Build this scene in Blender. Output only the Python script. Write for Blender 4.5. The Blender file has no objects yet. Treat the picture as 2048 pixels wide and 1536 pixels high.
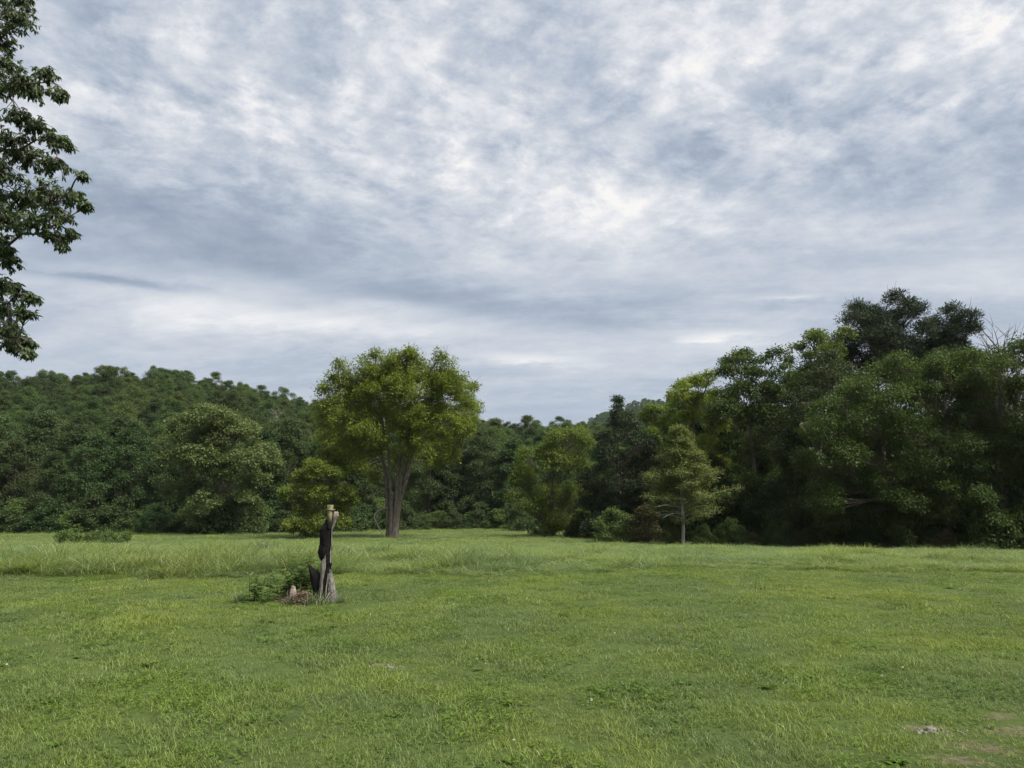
import bpy, math, random
import numpy as np
from mathutils import Vector

rad = math.radians
sc = bpy.context.scene
COL = sc.collection
# ------------------------------------------------------------------ camera
CAM_H, PITCH, FPX = 1.7, rad(8.35), 1479.0          # FPX: focal length in photograph pixels (2048 wide)
cam_d = bpy.data.cameras.new('camera'); cam = bpy.data.objects.new('camera', cam_d); COL.objects.link(cam)
cam.location = (0, 0, CAM_H); cam.rotation_euler = (rad(90) + PITCH, 0, 0)
cam_d.sensor_width = 36; cam_d.lens = 26.0; cam_d.clip_start = 0.05; cam_d.clip_end = 6000
sc.camera = cam
# ------------------------------------------------------------------ light
SUN_AZ, SUN_EL = rad(116), rad(57)
sdir = Vector((math.cos(SUN_EL) * math.sin(SUN_AZ), math.cos(SUN_EL) * math.cos(SUN_AZ), math.sin(SUN_EL)))
sun_d = bpy.data.lights.new('sun', 'SUN'); sun = bpy.data.objects.new('sun', sun_d); COL.objects.link(sun)
sun_d.energy = 5.0; sun_d.angle = rad(30); sun_d.color = (1.0, 0.95, 0.86)
sun.rotation_euler = sdir.to_track_quat('Z', 'Y').to_euler()
sun.location = (20, 20, 60)
sc.view_settings.view_transform = 'Standard'; sc.view_settings.look = 'None'
sc.view_settings.exposure = 0.68; sc.view_settings.gamma = 1.0
sc.cycles.max_bounces = 5; sc.cycles.diffuse_bounces = 3; sc.cycles.transmission_bounces = 4
sc.cycles.glossy_bounces = 1; sc.cycles.volume_bounces = 0
sc.cycles.use_denoising = True; sc.cycles.denoising_prefilter = 'NONE'; sc.cycles.denoising_input_passes = 'RGB_ALBEDO_NORMAL'
sc.cycles.sample_clamp_indirect = 4


class E:
    """tiny expression helper over shader math nodes"""
    def __init__(s, nt, sock): s.nt, s.s = nt, sock
    def op(s, o, b=None, c=None):
        n = s.nt.nodes.new('ShaderNodeMath'); n.operation = o
        s.nt.links.new(s.s, n.inputs[0])
        for i, q in ((1, b), (2, c)):
            if q is None: continue
            if isinstance(q, E): s.nt.links.new(q.s, n.inputs[i])
            else: n.inputs[i].default_value = q
        return E(s.nt, n.outputs[0])
    def __add__(s, b): return s.op('ADD', b)
    __radd__ = __add__
    def __sub__(s, b): return s.op('SUBTRACT', b)
    def __mul__(s, b): return s.op('MULTIPLY', b)
    __rmul__ = __mul__
    def __truediv__(s, b): return s.op('DIVIDE', b)
    def __neg__(s): return s.op('MULTIPLY', -1.0)
    def clamp(s): return s.op('MAXIMUM', 0.0).op('MINIMUM', 1.0)


def comb(nt, x, y, z):
    n = nt.nodes.new('ShaderNodeCombineXYZ')
    for i, q in enumerate((x, y, z)):
        if isinstance(q, E): nt.links.new(q.s, n.inputs[i])
        else: n.inputs[i].default_value = q
    return n.outputs[0]


def noise(nt, vec, scale, detail=4, rough=0.5, dist=0.0, lac=2.0, out='Fac'):
    n = nt.nodes.new('ShaderNodeTexNoise'); n.inputs['Scale'].default_value = scale
    n.inputs['Detail'].default_value = detail; n.inputs['Roughness'].default_value = rough
    n.inputs['Distortion'].default_value = dist; n.inputs['Lacunarity'].default_value = lac
    nt.links.new(vec, n.inputs['Vector'])
    return E(nt, n.outputs[out])


def ramp(nt, e, stops, interp='LINEAR'):
    n = nt.nodes.new('ShaderNodeValToRGB'); cr = n.color_ramp; cr.interpolation = interp
    while len(cr.elements) < len(stops): cr.elements.new(0.5)
    for el, (p, c) in zip(cr.elements, stops):
        el.position = p; el.color = (*c, 1) if len(c) == 3 else c
    nt.links.new(e.s, n.inputs[0])
    return n.outputs[0]


def mixc(nt, f, a, b, mode='MIX'):
    n = nt.nodes.new('ShaderNodeMix'); n.data_type = 'RGBA'; n.blend_type = mode
    for k, q in (('Factor', f), (6, a), (7, b)):
        t = n.inputs[0] if k == 'Factor' else n.inputs[k]
        if isinstance(q, E): nt.links.new(q.s, t)
        elif isinstance(q, (int, float)): t.default_value = q
        elif isinstance(q, tuple): t.default_value = (*q, 1)
        else: nt.links.new(q, t)
    return n.outputs[2]


# ------------------------------------------------------------------ sky
def build_world():
    w = bpy.data.worlds.new('World'); sc.world = w; w.use_nodes = True
    nt = w.node_tree; nt.nodes.clear()
    out = nt.nodes.new('ShaderNodeOutputWorld')
    sky = nt.nodes.new('ShaderNodeTexSky'); sky.sky_type = 'NISHITA'; sky.sun_disc = False
    sky.sun_elevation = SUN_EL; sky.sun_rotation = SUN_AZ; sky.air_density = 1.2; sky.dust_density = 2.0
    tc = nt.nodes.new('ShaderNodeTexCoord')
    sp = nt.nodes.new('ShaderNodeSeparateXYZ'); nt.links.new(tc.outputs['Generated'], sp.inputs[0])
    x, y, z = (E(nt, sp.outputs[i]) for i in range(3))
    zc = z.op('MAXIMUM', 0.0) + 0.20
    u, v = x / zc, y / zc
    # cloud deck overhead, seen in perspective
    az = x / y.op('ABSOLUTE').op('MAXIMUM', 0.05)
    front = y.op('GREATER_THAN', 0.0)
    el = z; tel = z / y.op('ABSOLUTE').op('MAXIMUM', 0.05)
    c, s_ = math.cos(0.5), math.sin(0.5)
    pu, pv = u * c + v * s_, v * c - u * s_
    W1 = noise(nt, comb(nt, pu, pv, 1.3), 2.6, 2, 0.5, 0.0); W2 = noise(nt, comb(nt, pu, pv, 7.9), 2.6, 2, 0.5, 0.0)
    wu, wv = pu + (W1 - 0.5) * 0.10, pv + (W2 - 0.5) * 0.10             # billowing warp
    P = comb(nt, wu, wv, 0.0); P2 = comb(nt, wu + 0.030, wv - 0.022, 0.0)
    n1 = noise(nt, comb(nt, pu, pv, 4.0), 1.1, 3, 0.5, 0.2)              # banks
    n2 = noise(nt, P, 6.5, 8, 0.62, 0.0); n2b = noise(nt, P2, 6.5, 8, 0.62, 0.0)   # lumps, and the same lumps a step towards the light
    n3 = noise(nt, comb(nt, wu, wv, 9.0), 20.0, 6, 0.66, 0.0)
    relief = n2 - n2b
    nm = noise(nt, comb(nt, pu, pv * 1.15, 12.0), 3.0, 4, 0.5, 0.15)        # middle-sized cloud masses
    pf = ((n2 - 0.38) * 4.2).clamp(); pf = pf * pf * (pf * -2.0 + 3.0) - 0.5      # puffs with readable edges
    vo = nt.nodes.new('ShaderNodeTexVoronoi'); vo.feature = 'SMOOTH_F1'; vo.inputs['Scale'].default_value = 8.5; vo.inputs['Smoothness'].default_value = 0.7
    nt.links.new(comb(nt, wu + (n3 - 0.5) * 0.16, wv + (n2 - 0.5) * 0.16, 0.0), vo.inputs['Vector'])
    cell = E(nt, vo.outputs['Distance']) - 0.42
    bands = noise(nt, comb(nt, u * 0.55 - v * 0.10, v * 1.5 + u * 0.25, 2.0), 1.7, 6, 0.62, 0.1)   # long flat streaks lower down

    def spot(a0, e0, ra, re, tilt, amp):
        da, de = az - a0 + (n1 - 0.5) * 0.10, tel - e0 + (bands - 0.5) * 0.035 + (n2 - 0.5) * 0.025
        de = de - da * tilt
        q = (da / ra) * (da / ra) + (de / re) * (de / re)
        return (-q).op('EXPONENT') * front * amp
    # far cloud banks: places in the sky (tan azimuth, sine of elevation)
    S = (spot(0.07, 0.432, 0.26, 0.062, -0.12, 0.20)       # bright gap where the sun stands behind
         + spot(-0.43, 0.376, 0.36, 0.060, -0.17, -0.31)   # heavy dark bank
         + spot(-0.09, 0.268, 0.33, 0.024, -0.16, -0.22)
         + spot(-0.48, 0.264, 0.36, 0.032, -0.11, 0.17)    # pale streaks beneath it
         + spot(-0.29, 0.232, 0.26, 0.018, -0.07, 0.10)
         + spot(0.53, 0.337, 0.26, 0.030, 0.02, -0.17)
         + spot(0.175, 0.55, 0.08, 0.045, -0.5, -0.22)
         + spot(0.29, 0.218, 0.07, 0.006, 0.02, 0.25) + spot(0.37, 0.267, 0.05, 0.006, 0.05, 0.25)
         + spot(0.02, 0.182, 0.08, 0.008, -0.02, 0.25) + spot(-0.18, 0.256, 0.06, 0.008, -0.06, 0.18)
         + spot(-0.57, 0.290, 0.11, 0.006, -0.09, -0.36)
         + spot(0.70, 0.70, 0.14, 0.07, 0.1, 0.22) + spot(0.33, 0.447, 0.15, 0.05, -0.2, -0.12)
         + spot(-0.53, 0.62, 0.08, 0.07, -1.0, -0.12) + spot(0.60, 0.43, 0.20, 0.04, 0.0, -0.08))
    hi = ((el - 0.27) * 6.5).clamp()                      # lumps overhead, flat streaks towards the horizon
    val = 0.615 + (n1 - 0.5) * 0.34 + S \
        + ((nm - 0.5) * 0.55 + pf * 0.13 + (n2 - 0.5) * 0.30 + relief * 0.65 + (n3 - 0.5) * 0.50 + cell * 0.30) * (hi * 0.80 + 0.20) \
        + (bands - 0.5) * (hi * -0.75 + 1.10)
    col = ramp(nt, val, [(0.10, (0.265, 0.318, 0.425)), (0.34, (0.355, 0.42, 0.515)), (0.54, (0.49, 0.542, 0.632)),
                         (0.72, (0.64, 0.67, 0.725)), (0.88, (0.80, 0.81, 0.84)), (1.0, (0.95, 0.93, 0.90))])
    hz = (el * -4.6 + 1.0).clamp()
    col = mixc(nt, hz * 0.8, col, (0.36, 0.44, 0.56))
    b1 = nt.nodes.new('ShaderNodeBackground'); nt.links.new(sky.outputs[0], b1.inputs[0]); b1.inputs[1].default_value = 0.06
    b2 = nt.nodes.new('ShaderNodeBackground'); nt.links.new(col, b2.inputs[0]); b2.inputs[1].default_value = 0.66
    mx = nt.nodes.new('ShaderNodeMixShader'); mx.inputs[0].default_value = 0.93
    nt.links.new(b1.outputs[0], mx.inputs[1]); nt.links.new(b2.outputs[0], mx.inputs[2])
    nt.links.new(mx.outputs[0], out.inputs[0])
    w.cycles.sampling_method = 'MANUAL'; w.cycles.sample_map_resolution = 512


build_world()

# ------------------------------------------------------------------ helpers
RNG = np.random.default_rng(7)


def ray(px, py):
    dx, dy = (px - 1024) / FPX, -(py - 768) / FPX
    return np.array([dx, math.cos(PITCH) - dy * math.sin(PITCH), math.sin(PITCH) + dy * math.cos(PITCH)])


def at(px, py, Y):
    """the world point at ground distance Y seen in the direction of a photograph pixel"""
    d = ray(px, py); t = Y / d[1]
    return np.array([d[0] * t, Y, CAM_H + d[2] * t])


_ZY = np.array([-3000, 0, 16, 20, 25, 32, 38, 45, 60, 75, 90, 140, 200, 3000.])
_ZZ = np.array([0, 0, 0, -.10, -.32, -.70, -1.05, -1.42, -1.85, -2.3, -2.45, -1.6, 0, 0])
_AZ = np.radians([-180, -50, -34.7, -30, -26, -20, -14.5, -8, -2.5, 3, 10.6, 18, 30, 50, 180])
_AH = np.array([8, 16, 20.5, 23.5, 24.5, 22, 18.5, 15.5, 12.5, 11, 11.5, 11, 13, 12, 8.])


def ground_z(x, y):
    x = np.asarray(x, float); y = np.asarray(y, float)
    z = np.interp(y, _ZY, _ZZ)
    z = z - 0.010 * np.clip(x - 5, 0, 30) * np.clip((y - 16) / 15, 0, 1)
    near = np.clip((90 - np.hypot(x, y)) / 30, 0, 1)
    z = z + near * (0.025 * np.sin(x * 0.9 + 1.3) * np.sin(y * 0.7) + 0.02 * np.sin(x * 0.37 - y * 0.51 + 2))
    d = np.hypot(x, y); a = np.arctan2(x, y)
    t = np.clip((d - 88) / (232 - 88), 0, 1); t = t * t * (3 - 2 * t)
    hill = np.interp(a, _AZ, _AH) * t * np.clip((y + 40) / 80, 0, 1)
    z = z + hill * np.clip(1 - (d - 260) / 400, 0.35, 1)
    z = z + 73 * np.exp(-((x - 155) / 150) ** 2 - ((y - 765) / 150) ** 2)
    z = z + 50 * np.exp(-((x - 420) / 200) ** 2 - ((y - 800) / 200) ** 2)
    return z


def gz(x, y): return float(ground_z(x, y))


def mesh_from(name, verts, faces, mats, rnd=None, midx=None, smooth=False):
    """faces: list of int arrays (n,3)/(n,4)"""
    me = bpy.data.meshes.new(name)
    verts = np.ascontiguousarray(verts, np.float32)
    faces = [f for f in faces if len(f)]
    nl = sum(f.size for f in faces); npol = sum(len(f) for f in faces)
    me.vertices.add(len(verts)); me.vertices.foreach_set('co', verts.ravel())
    me.loops.add(nl); me.polygons.add(npol)
    loops = np.concatenate([f.ravel() for f in faces]).astype(np.int32)
    tot = np.concatenate([np.full(len(f), f.shape[1], np.int32) for f in faces])
    start = np.concatenate([[0], np.cumsum(tot)[:-1]]).astype(np.int32)
    me.loops.foreach_set('vertex_index', loops)
    me.polygons.foreach_set('loop_start', start); me.polygons.foreach_set('loop_total', tot)
    if midx is not None: me.polygons.foreach_set('material_index', np.asarray(midx, np.int32))
    for m in mats: me.materials.append(m)
    if rnd is not None:
        a = me.attributes.new('rnd', 'FLOAT', 'POINT'); a.data.foreach_set('value', np.asarray(rnd, np.float32))
    me.update(calc_edges=True)
    if smooth: me.polygons.foreach_set('use_smooth', np.ones(npol, bool))
    return me


class Acc:
    """collects pieces of one mesh"""
    def __init__(s): s.v, s.q, s.t, s.r, s.n = [], [], [], [], 0
    def add(s, v, q=None, t=None, r=0.5):
        s.v.append(v)
        if q is not None: s.q.append(np.asarray(q) + s.n)
        if t is not None: s.t.append(np.asarray(t) + s.n)
        s.r.append(np.full(len(v), r) if np.isscalar(r) else r); s.n += len(v)
    def tube(s, path, radii, sides=6, r=0.5, cap=True, jitter=0.0, rng=RNG):
        path = np.asarray(path, float); radii = np.asarray(radii, float); n = len(path)
        tan = np.gradient(path, axis=0); tan /= np.linalg.norm(tan, axis=1, keepdims=True) + 1e-9
        ref = np.array([0.31, 0.95, 0.05]) if abs(tan[:, 1]).mean() < 0.8 else np.array([0.95, 0.1, 0.3])
        a = np.cross(tan, ref); a /= np.linalg.norm(a, axis=1, keepdims=True) + 1e-9
        b = np.cross(tan, a)
        th = np.arange(sides) * 2 * np.pi / sides
        rr = radii[:, None] * (1 + (jitter * rng.normal(size=(n, sides)) if jitter else 0))
        v = path[:, None] + rr[..., None] * (np.cos(th)[None, :, None] * a[:, None] + np.sin(th)[None, :, None] * b[:, None])
        i = np.arange(n - 1)[:, None] * sides; k = np.arange(sides)[None]
        k2 = (k + 1) % sides
        q = np.stack([i + k, i + k2, i + sides + k2, i + sides + k], -1).reshape(-1, 4)
        v = v.reshape(-1, 3); t = None
        if cap:
            v = np.vstack([v, path[-1:] + tan[-1:] * radii[-1] * .5]); kk = np.arange(sides)
            t = np.stack([(n - 1) * sides + kk, (n - 1) * sides + (kk + 1) % sides, np.full(sides, n * sides)], -1)
        s.add(v, q, t, r)
    def mesh(s, name, mats, smooth=False):
        v = np.concatenate(s.v); f = []
        if s.q: f.append(np.concatenate(s.q))
        if s.t: f.append(np.concatenate(s.t))
        return mesh_from(name, v, f, mats, np.concatenate(s.r), smooth=smooth)


def nrm(v): return v / (np.linalg.norm(v, axis=-1, keepdims=True) + 1e-9)


def bez(a, b, c, n=7):
    t = np.linspace(0, 1, n)[:, None]
    return (1 - t) ** 2 * a + 2 * t * (1 - t) * b + t * t * c


def leaf_geo(base, d, n, L, W, fold=0.15, kind='rhomb'):
    """base,d,n: (M,3); L,W: (M,). returns verts, quads"""
    s = nrm(np.cross(d, n)); n = np.cross(s, d)
    L = L[:, None]; W = W[:, None]; M = len(base)
    if kind == 'rhomb':
        v = np.stack([base, base + d * L * .45 + s * W * .5 + n * W * fold, base + d * L, base + d * L * .45 - s * W * .5 + n * W * fold], 1)
        q = np.arange(M * 4).reshape(M, 4)
        return v.reshape(-1, 3), q
    dn = -n * L * .18                                    # long leaf that bends down at its tip
    v = np.stack([base, base + d * L * .3 + s * W * .42 + n * W * fold, base + d * L * .65 + s * W * .46 + n * W * fold + dn * .4,
                  base + d * L + dn, base + d * L * .65 - s * W * .46 + n * W * fold + dn * .4, base + d * L * .3 - s * W * .42 + n * W * fold], 1)
    o = np.arange(M)[:, None] * 6
    q = np.concatenate([o + np.array([0, 1, 4, 5]), o + np.array([1, 2, 3, 4])])
    return v.reshape(-1, 3), q


def rdir(rng, n):
    return nrm(rng.normal(size=(n, 3)))


# ------------------------------------------------------------------ materials
def new_mat(name):
    m = bpy.data.materials.new(name); m.use_nodes = True; nt = m.node_tree; nt.nodes.clear()
    return m, nt, nt.nodes.new('ShaderNodeOutputMaterial')


def attr(nt, name='rnd'):
    a = nt.nodes.new('ShaderNodeAttribute'); a.attribute_name = name; return E(nt, a.outputs['Fac'])


def leafy(nt, out, col, transl, tcol_boost=(1.1, 1.15, 0.6), rough=0.65, spec=0.25):
    p = nt.nodes.new('ShaderNodeBsdfPrincipled'); nt.links.new(col, p.inputs['Base Color'])
    p.inputs['Roughness'].default_value = rough; p.inputs['Specular IOR Level'].default_value = spec
    t = nt.nodes.new('ShaderNodeBsdfTranslucent')
    nt.links.new(mixc(nt, 1.0, col, tcol_boost, 'MULTIPLY'), t.inputs[0])
    mx = nt.nodes.new('ShaderNodeMixShader'); mx.inputs[0].default_value = transl
    nt.links.new(p.outputs[0], mx.inputs[1]); nt.links.new(t.outputs[0], mx.inputs[2]); nt.links.new(mx.outputs[0], out.inputs[0])


def leaf_mat(name, c1, c2, c3=None, transl=0.35, var=0.25, spec=0.25):
    hv = 0.045 if var > 0.3 else 0.010
    m, nt, out = new_mat(name)
    r = attr(nt)
    stops = [(0.0, c1), (0.75, c2)] + ([(1.0, c3)] if c3 else [])
    col = ramp(nt, r, stops)
    oi = nt.nodes.new('ShaderNodeObjectInfo')
    hs = nt.nodes.new('ShaderNodeHueSaturation'); nt.links.new(col, hs.inputs['Color'])
    o = E(nt, oi.outputs['Random'])
    nt.links.new((o * var + (1 - var / 2)).s, hs.inputs['Value'])
    o2 = (o * 7.13).op('FRACT')
    nt.links.new((o2 * hv + (0.5 - hv / 2)).s, hs.inputs['Hue'])
    leafy(nt, out, hs.outputs[0], transl, spec=spec)
    return m


def bark_mat(name, c1, c2, scale=6.0, stretch=0.15):
    m, nt, out = new_mat(name)
    g = nt.nodes.new('ShaderNodeNewGeometry')
    sp = nt.nodes.new('ShaderNodeSeparateXYZ'); nt.links.new(g.outputs['Position'], sp.inputs[0])
    v = comb(nt, E(nt, sp.outputs[0]), E(nt, sp.outputs[1]), E(nt, sp.outputs[2]) * stretch)
    n = noise(nt, v, scale, 6, 0.65, 0.6)
    col = ramp(nt, n, [(0.3, c1), (0.7, c2)])
    p = nt.nodes.new('ShaderNodeBsdfPrincipled'); nt.links.new(col, p.inputs['Base Color']); p.inputs['Roughness'].default_value = 0.9
    p.inputs['Specular IOR Level'].default_value = 0.15
    bp = nt.nodes.new('ShaderNodeBump'); bp.inputs['Strength'].default_value = 0.8; bp.inputs['Distance'].default_value = 0.03
    nt.links.new(n.s, bp.inputs['Height']); nt.links.new(bp.outputs[0], p.inputs['Normal'])
    nt.links.new(p.outputs[0], out.inputs[0])
    return m


BARK = bark_mat('bark_brown', (0.055, 0.045, 0.036), (0.16, 0.135, 0.11))
BARK_G = bark_mat('bark_grey', (0.04, 0.034, 0.027), (0.24, 0.21, 0.175), 9, .3)
BARK_P = bark_mat('bark_pale', (0.15, 0.14, 0.115), (0.40, 0.38, 0.33), 5)
DEADW = bark_mat('dead_wood', (0.14, 0.125, 0.11), (0.33, 0.31, 0.28), 5)

TWIG = bark_mat('dry_twigs', (0.05, 0.036, 0.026), (0.17, 0.13, 0.10), 12)
LM = {
    'forest': leaf_mat('leaf_forest', (0.034, 0.058, 0.018), (0.062, 0.098, 0.028), (0.105, 0.13, 0.045), 0.30, 0.75),
    'forest2': leaf_mat('leaf_forest_light', (0.048, 0.078, 0.022), (0.085, 0.125, 0.034), (0.13, 0.16, 0.05), 0.33, 0.4),
    'edge': leaf_mat('leaf_edge_dark', (0.028, 0.050, 0.016), (0.055, 0.088, 0.027), (0.09, 0.115, 0.04), 0.28, 0.4),
    'ash': leaf_mat('leaf_yellow_green', (0.095, 0.130, 0.020), (0.175, 0.215, 0.032), (0.25, 0.255, 0.05), 0.45, 0.1),
    'syc': leaf_mat('leaf_sycamore', (0.072, 0.102, 0.036), (0.122, 0.160, 0.056), (0.17, 0.20, 0.08), 0.36, 0.1),
    'olive': leaf_mat('leaf_olive', (0.088, 0.125, 0.022), (0.155, 0.195, 0.034), (0.20, 0.215, 0.045), 0.40, 0.1),
    'lime': leaf_mat('leaf_lime', (0.075, 0.115, 0.020), (0.135, 0.18, 0.032), (0.20, 0.23, 0.05), 0.42, 0.1),
    'cedar': leaf_mat('leaf_cedar', (0.018, 0.034, 0.014), (0.036, 0.055, 0.022), (0.05, 0.068, 0.03), 0.15, 0.15),
    'tier': leaf_mat('leaf_tiered', (0.085, 0.110, 0.030), (0.140, 0.165, 0.042), (0.18, 0.19, 0.055), 0.35, 0.1),
    'spray': leaf_mat('leaf_spray', (0.036, 0.060, 0.014), (0.068, 0.105, 0.022), (0.12, 0.155, 0.034), 0.36, 0.25),
    'pine': leaf_mat('leaf_dark_conifer', (0.024, 0.040, 0.020), (0.045, 0.064, 0.032), (0.07, 0.085, 0.045), 0.15, 0.2),
    'airy': leaf_mat('leaf_airy', (0.06, 0.09, 0.022), (0.10, 0.135, 0.032), (0.16, 0.18, 0.05), 0.42, 0.15),
    'oak': leaf_mat('leaf_broad_glossy', (0.040, 0.066, 0.026), (0.075, 0.11, 0.04), (0.15, 0.14, 0.05), 0.32, 0.05, 0.5),
    'weed': leaf_mat('leaf_weed', (0.06, 0.10, 0.028), (0.10, 0.15, 0.04), (0.14, 0.185, 0.055), 0.35, 0.2),
    'rust': leaf_mat('leaf_rusty', (0.06, 0.045, 0.02), (0.075, 0.075, 0.028), (0.10, 0.10, 0.035), 0.3, 0.2),
    'litter': leaf_mat('leaf_litter', (0.10, 0.065, 0.04), (0.19, 0.13, 0.085), (0.26, 0.20, 0.14), 0.1, 0.1),
}

# ------------------------------------------------------------------ object helpers
def obj(name, me, parent=None, **props):
    o = bpy.data.objects.new(name, me); COL.objects.link(o)
    if parent is not None: o.parent = parent
    for k, v in props.items(): o[k] = v
    return o


def thing(name, label, cat, loc=(0, 0, 0), rz=0.0, group=None, scale=1.0):
    o = bpy.data.objects.new(name, None); COL.objects.link(o)
    o.empty_display_size = 0.3; o.location = loc; o.rotation_euler = (0, 0, rz)
    o.scale = (scale,) * 3 if np.isscalar(scale) else scale
    o['label'] = label; o['category'] = cat
    if group: o['group'] = group
    return o


# ------------------------------------------------------------------ trees
PROF = {
    'round': ([0, .12, .35, .6, .82, 1], [.45, .78, 1.0, .95, .68, .22]),
    'full': ([0, .1, .35, .6, .82, 1], [.8, .95, 1.0, .88, .62, .22]),
    'dome': ([0, .2, .45, .7, .88, 1], [.35, .62, .95, 1.0, .75, .3]),
    'cone': ([0, .15, .4, .7, .9, 1], [.8, 1.0, .8, .45, .2, .05]),
    'column': ([0, .15, .5, .8, 1], [.7, 1, .95, .7, .2]),
}


def crown_leaves(acc, rng, clumps, cr, nleaf, L, flat, droop, aspect=0.55, center=None, up=0.7, kind='rhomb', tone=None):
    """clumps (K,3) with radius cr (K,), nleaf per clump"""
    K = len(clumps)
    idx = np.repeat(np.arange(K), nleaf)
    off = rng.normal(size=(len(idx), 3)); off = nrm(off) * (rng.random((len(idx), 1)) ** 0.45)
    pos = clumps[idx] + off * cr[idx][:, None] * np.array([1, 1, flat])
    out = nrm(off * np.array([1, 1, .6]) + 1e-6)
    d = nrm(out * 0.8 + rng.normal(size=out.shape) * 0.45 + np.array([0, 0, -droop]))
    n = nrm(np.array([0, 0, up]) + out * 0.45 + rng.normal(size=out.shape) * 0.42)
    l = L * rng.uniform(.6, 1.25, len(idx))
    v, q = leaf_geo(pos, d, n, l, l * aspect, kind=kind)
    tn = (rng.random(K) if tone is None else tone)[idx] * 0.55 + rng.random(len(idx)) * 0.45
    per = 4 if kind == 'rhomb' else 6
    acc.add(v, q, r=np.repeat(tn, per))


def build_tree(seed, H, W, base=0.15, prof='round', lobes=16, clumps=24, nleaf=42, L=0.28, clump_r=0.62, flat=0.55, droop=0.25,
               trunk_r=0.2, lobe_r=0.36, leaf='forest', bark=None, explicit=None, lean=(0, 0), aspect=0.55, twigs=True, up=0.7, low=0.2,
               trunk_top=0.8, sides=7, bare_tips=0, limb_k=.65):
    rng = np.random.default_rng(seed)
    zb = base * H
    if explicit is None:
        t = (np.arange(lobes) + rng.random(lobes)) / lobes
        t = t ** 0.9
        ang = np.arange(lobes) * 2.399 + rng.random(lobes) * 0.9
        pr = np.interp(t, *PROF[prof]) * W / 2
        lr = W * 0.5 * lobe_r * rng.uniform(.75, 1.25, lobes) * np.interp(t, [0, .5, 1], [1, 1.05, .75])
        rr = np.maximum(pr - lr * .85, 0) * rng.uniform(.75, 1.08, lobes)
        lc = np.stack([np.cos(ang) * rr, np.sin(ang) * rr, zb + t * (H - zb) - lr * .55], -1)
        ncl = np.full(lobes, clumps)
        lc[:, 2] = np.maximum(lc[:, 2], zb + lr * .5)
    else:
        ex = np.array(explicit, float); lc, lr = ex[:, :3], ex[:, 3]; ncl = np.maximum(9, (clumps * (lr / lr.mean()) ** 2)).astype(int)
    lc = lc + np.outer(lc[:, 2] / H, (lean[0], lean[1], 0))
    wood = Acc(); leaves = Acc()
    # trunk
    nz = 9; tz = np.linspace(0, trunk_top * H, nz)
    wob = rng.normal(size=(nz, 2)) * trunk_r * 0.35; wob[0] = 0
    tp = np.stack([wob[:, 0] + lean[0] * tz / H, wob[:, 1] + lean[1] * tz / H, tz], -1); tp[0, 2] = -0.15
    tr = trunk_r * (1 - 0.85 * (tz / tz[-1])); tr[0] *= 1.45; tr[1] *= 1.02
    wood.tube(tp, tr, sides + 2)
    allc, allr, tone = [], [], []
    cen = np.array([0, 0, zb + (H - zb) * .45])
    for i in range(len(lc)):
        c = lc[i]; hr = math.hypot(c[0], c[1])
        za = min(max(c[2] - hr * 0.75 - lr[i] * .4, low * H), tz[-1] * .96)
        a = np.array([np.interp(za, tz, tp[:, 0]), np.interp(za, tz, tp[:, 1]), za])
        limb = bez(a, (a + c) / 2 + np.array([0, 0, -.12 * hr]) + rng.normal(size=3) * .1 * lr[i], c + (c - a) * 0.15, 7)
        r0 = np.interp(za, tz, tr) * .6
        wood.tube(limb, np.linspace(r0, max(r0 * .22, .012), 7) * limb_k, 5)
        d = rdir(rng, ncl[i]) + nrm(c - cen)[None] * .55 + np.array([0, 0, .22]); d = nrm(d)
        p = c + d * lr[i] * rng.uniform(.55, 1.05, (ncl[i], 1)) * np.array([1, 1, .85])
        p[:, 2] = np.maximum(p[:, 2], 0.25)
        allc.append(p); allr.append(clump_r * rng.uniform(.65, 1.25, ncl[i])); tone.append(np.clip(rng.random() * .6 + rng.random(ncl[i]) * .4, 0, 1))
        if twigs:
            for k in range(0, ncl[i], 2):
                s = limb[rng.integers(3, 7)]
                wood.tube(bez(s, (s + p[k]) / 2 + np.array([0, 0, -.05 * lr[i]]), p[k], 4), np.array([.03, .022, .015, .006]) * max(H / 12, .5), 3, cap=False)
        for k in range(bare_tips if rng.random() < .8 else 0):
            s = p[rng.integers(0, ncl[i])]; dd = nrm(s - cen + rng.normal(size=3) * .8 + np.array([0, 0, 1.5]))
            e = s + dd * rng.uniform(.5, 1.3) * clump_r * 1.6
            wood.tube(bez(s, (s + e) / 2 + rng.normal(size=3) * .08, e, 4), [.022, .016, .011, .005], 3, cap=False)
    allc = np.concatenate(allc); allr = np.concatenate(allr)
    crown_leaves(leaves, rng, allc, allr, nleaf, L, flat, droop, aspect, up=up, tone=np.concatenate(tone))
    return wood.mesh('trunk', [bark or BARK], smooth=True), leaves.mesh('crown', [LM[leaf]])


def plant_tree(name, label, cat, meshes, x, y, rz=0.0, scale=1.0, group=None, z=None, parts=('trunk', 'crown')):
    root = thing(name, label, cat, (x, y, gz(x, y) - .02 if z is None else z), rz, group, scale)
    for p, m in zip(parts, meshes):
        o = obj(p, m, root)
        if p == 'twigs': o['kind'] = 'stuff'
    return root


def pxh(px, top, base_pt):
    """height of something whose base stands at base_pt when its top is seen at photograph row `top`"""
    return at(px, top, base_pt[1])[2] - base_pt[2]


def spot_at(px, Y):
    x = (px - 1024) / FPX * (Y * math.cos(PITCH) + 0.3)
    return np.array([x, Y, gz(x, Y)])

# ------------------------------------------------------------------ ground
EDGE_X = [-40, -12, -3, 0, 3.3, 7, 12, 30]; EDGE_Y = [15.2, 15.4, 15.9, 15.9, 17.2, 16.9, 16.5, 16.2]


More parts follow.
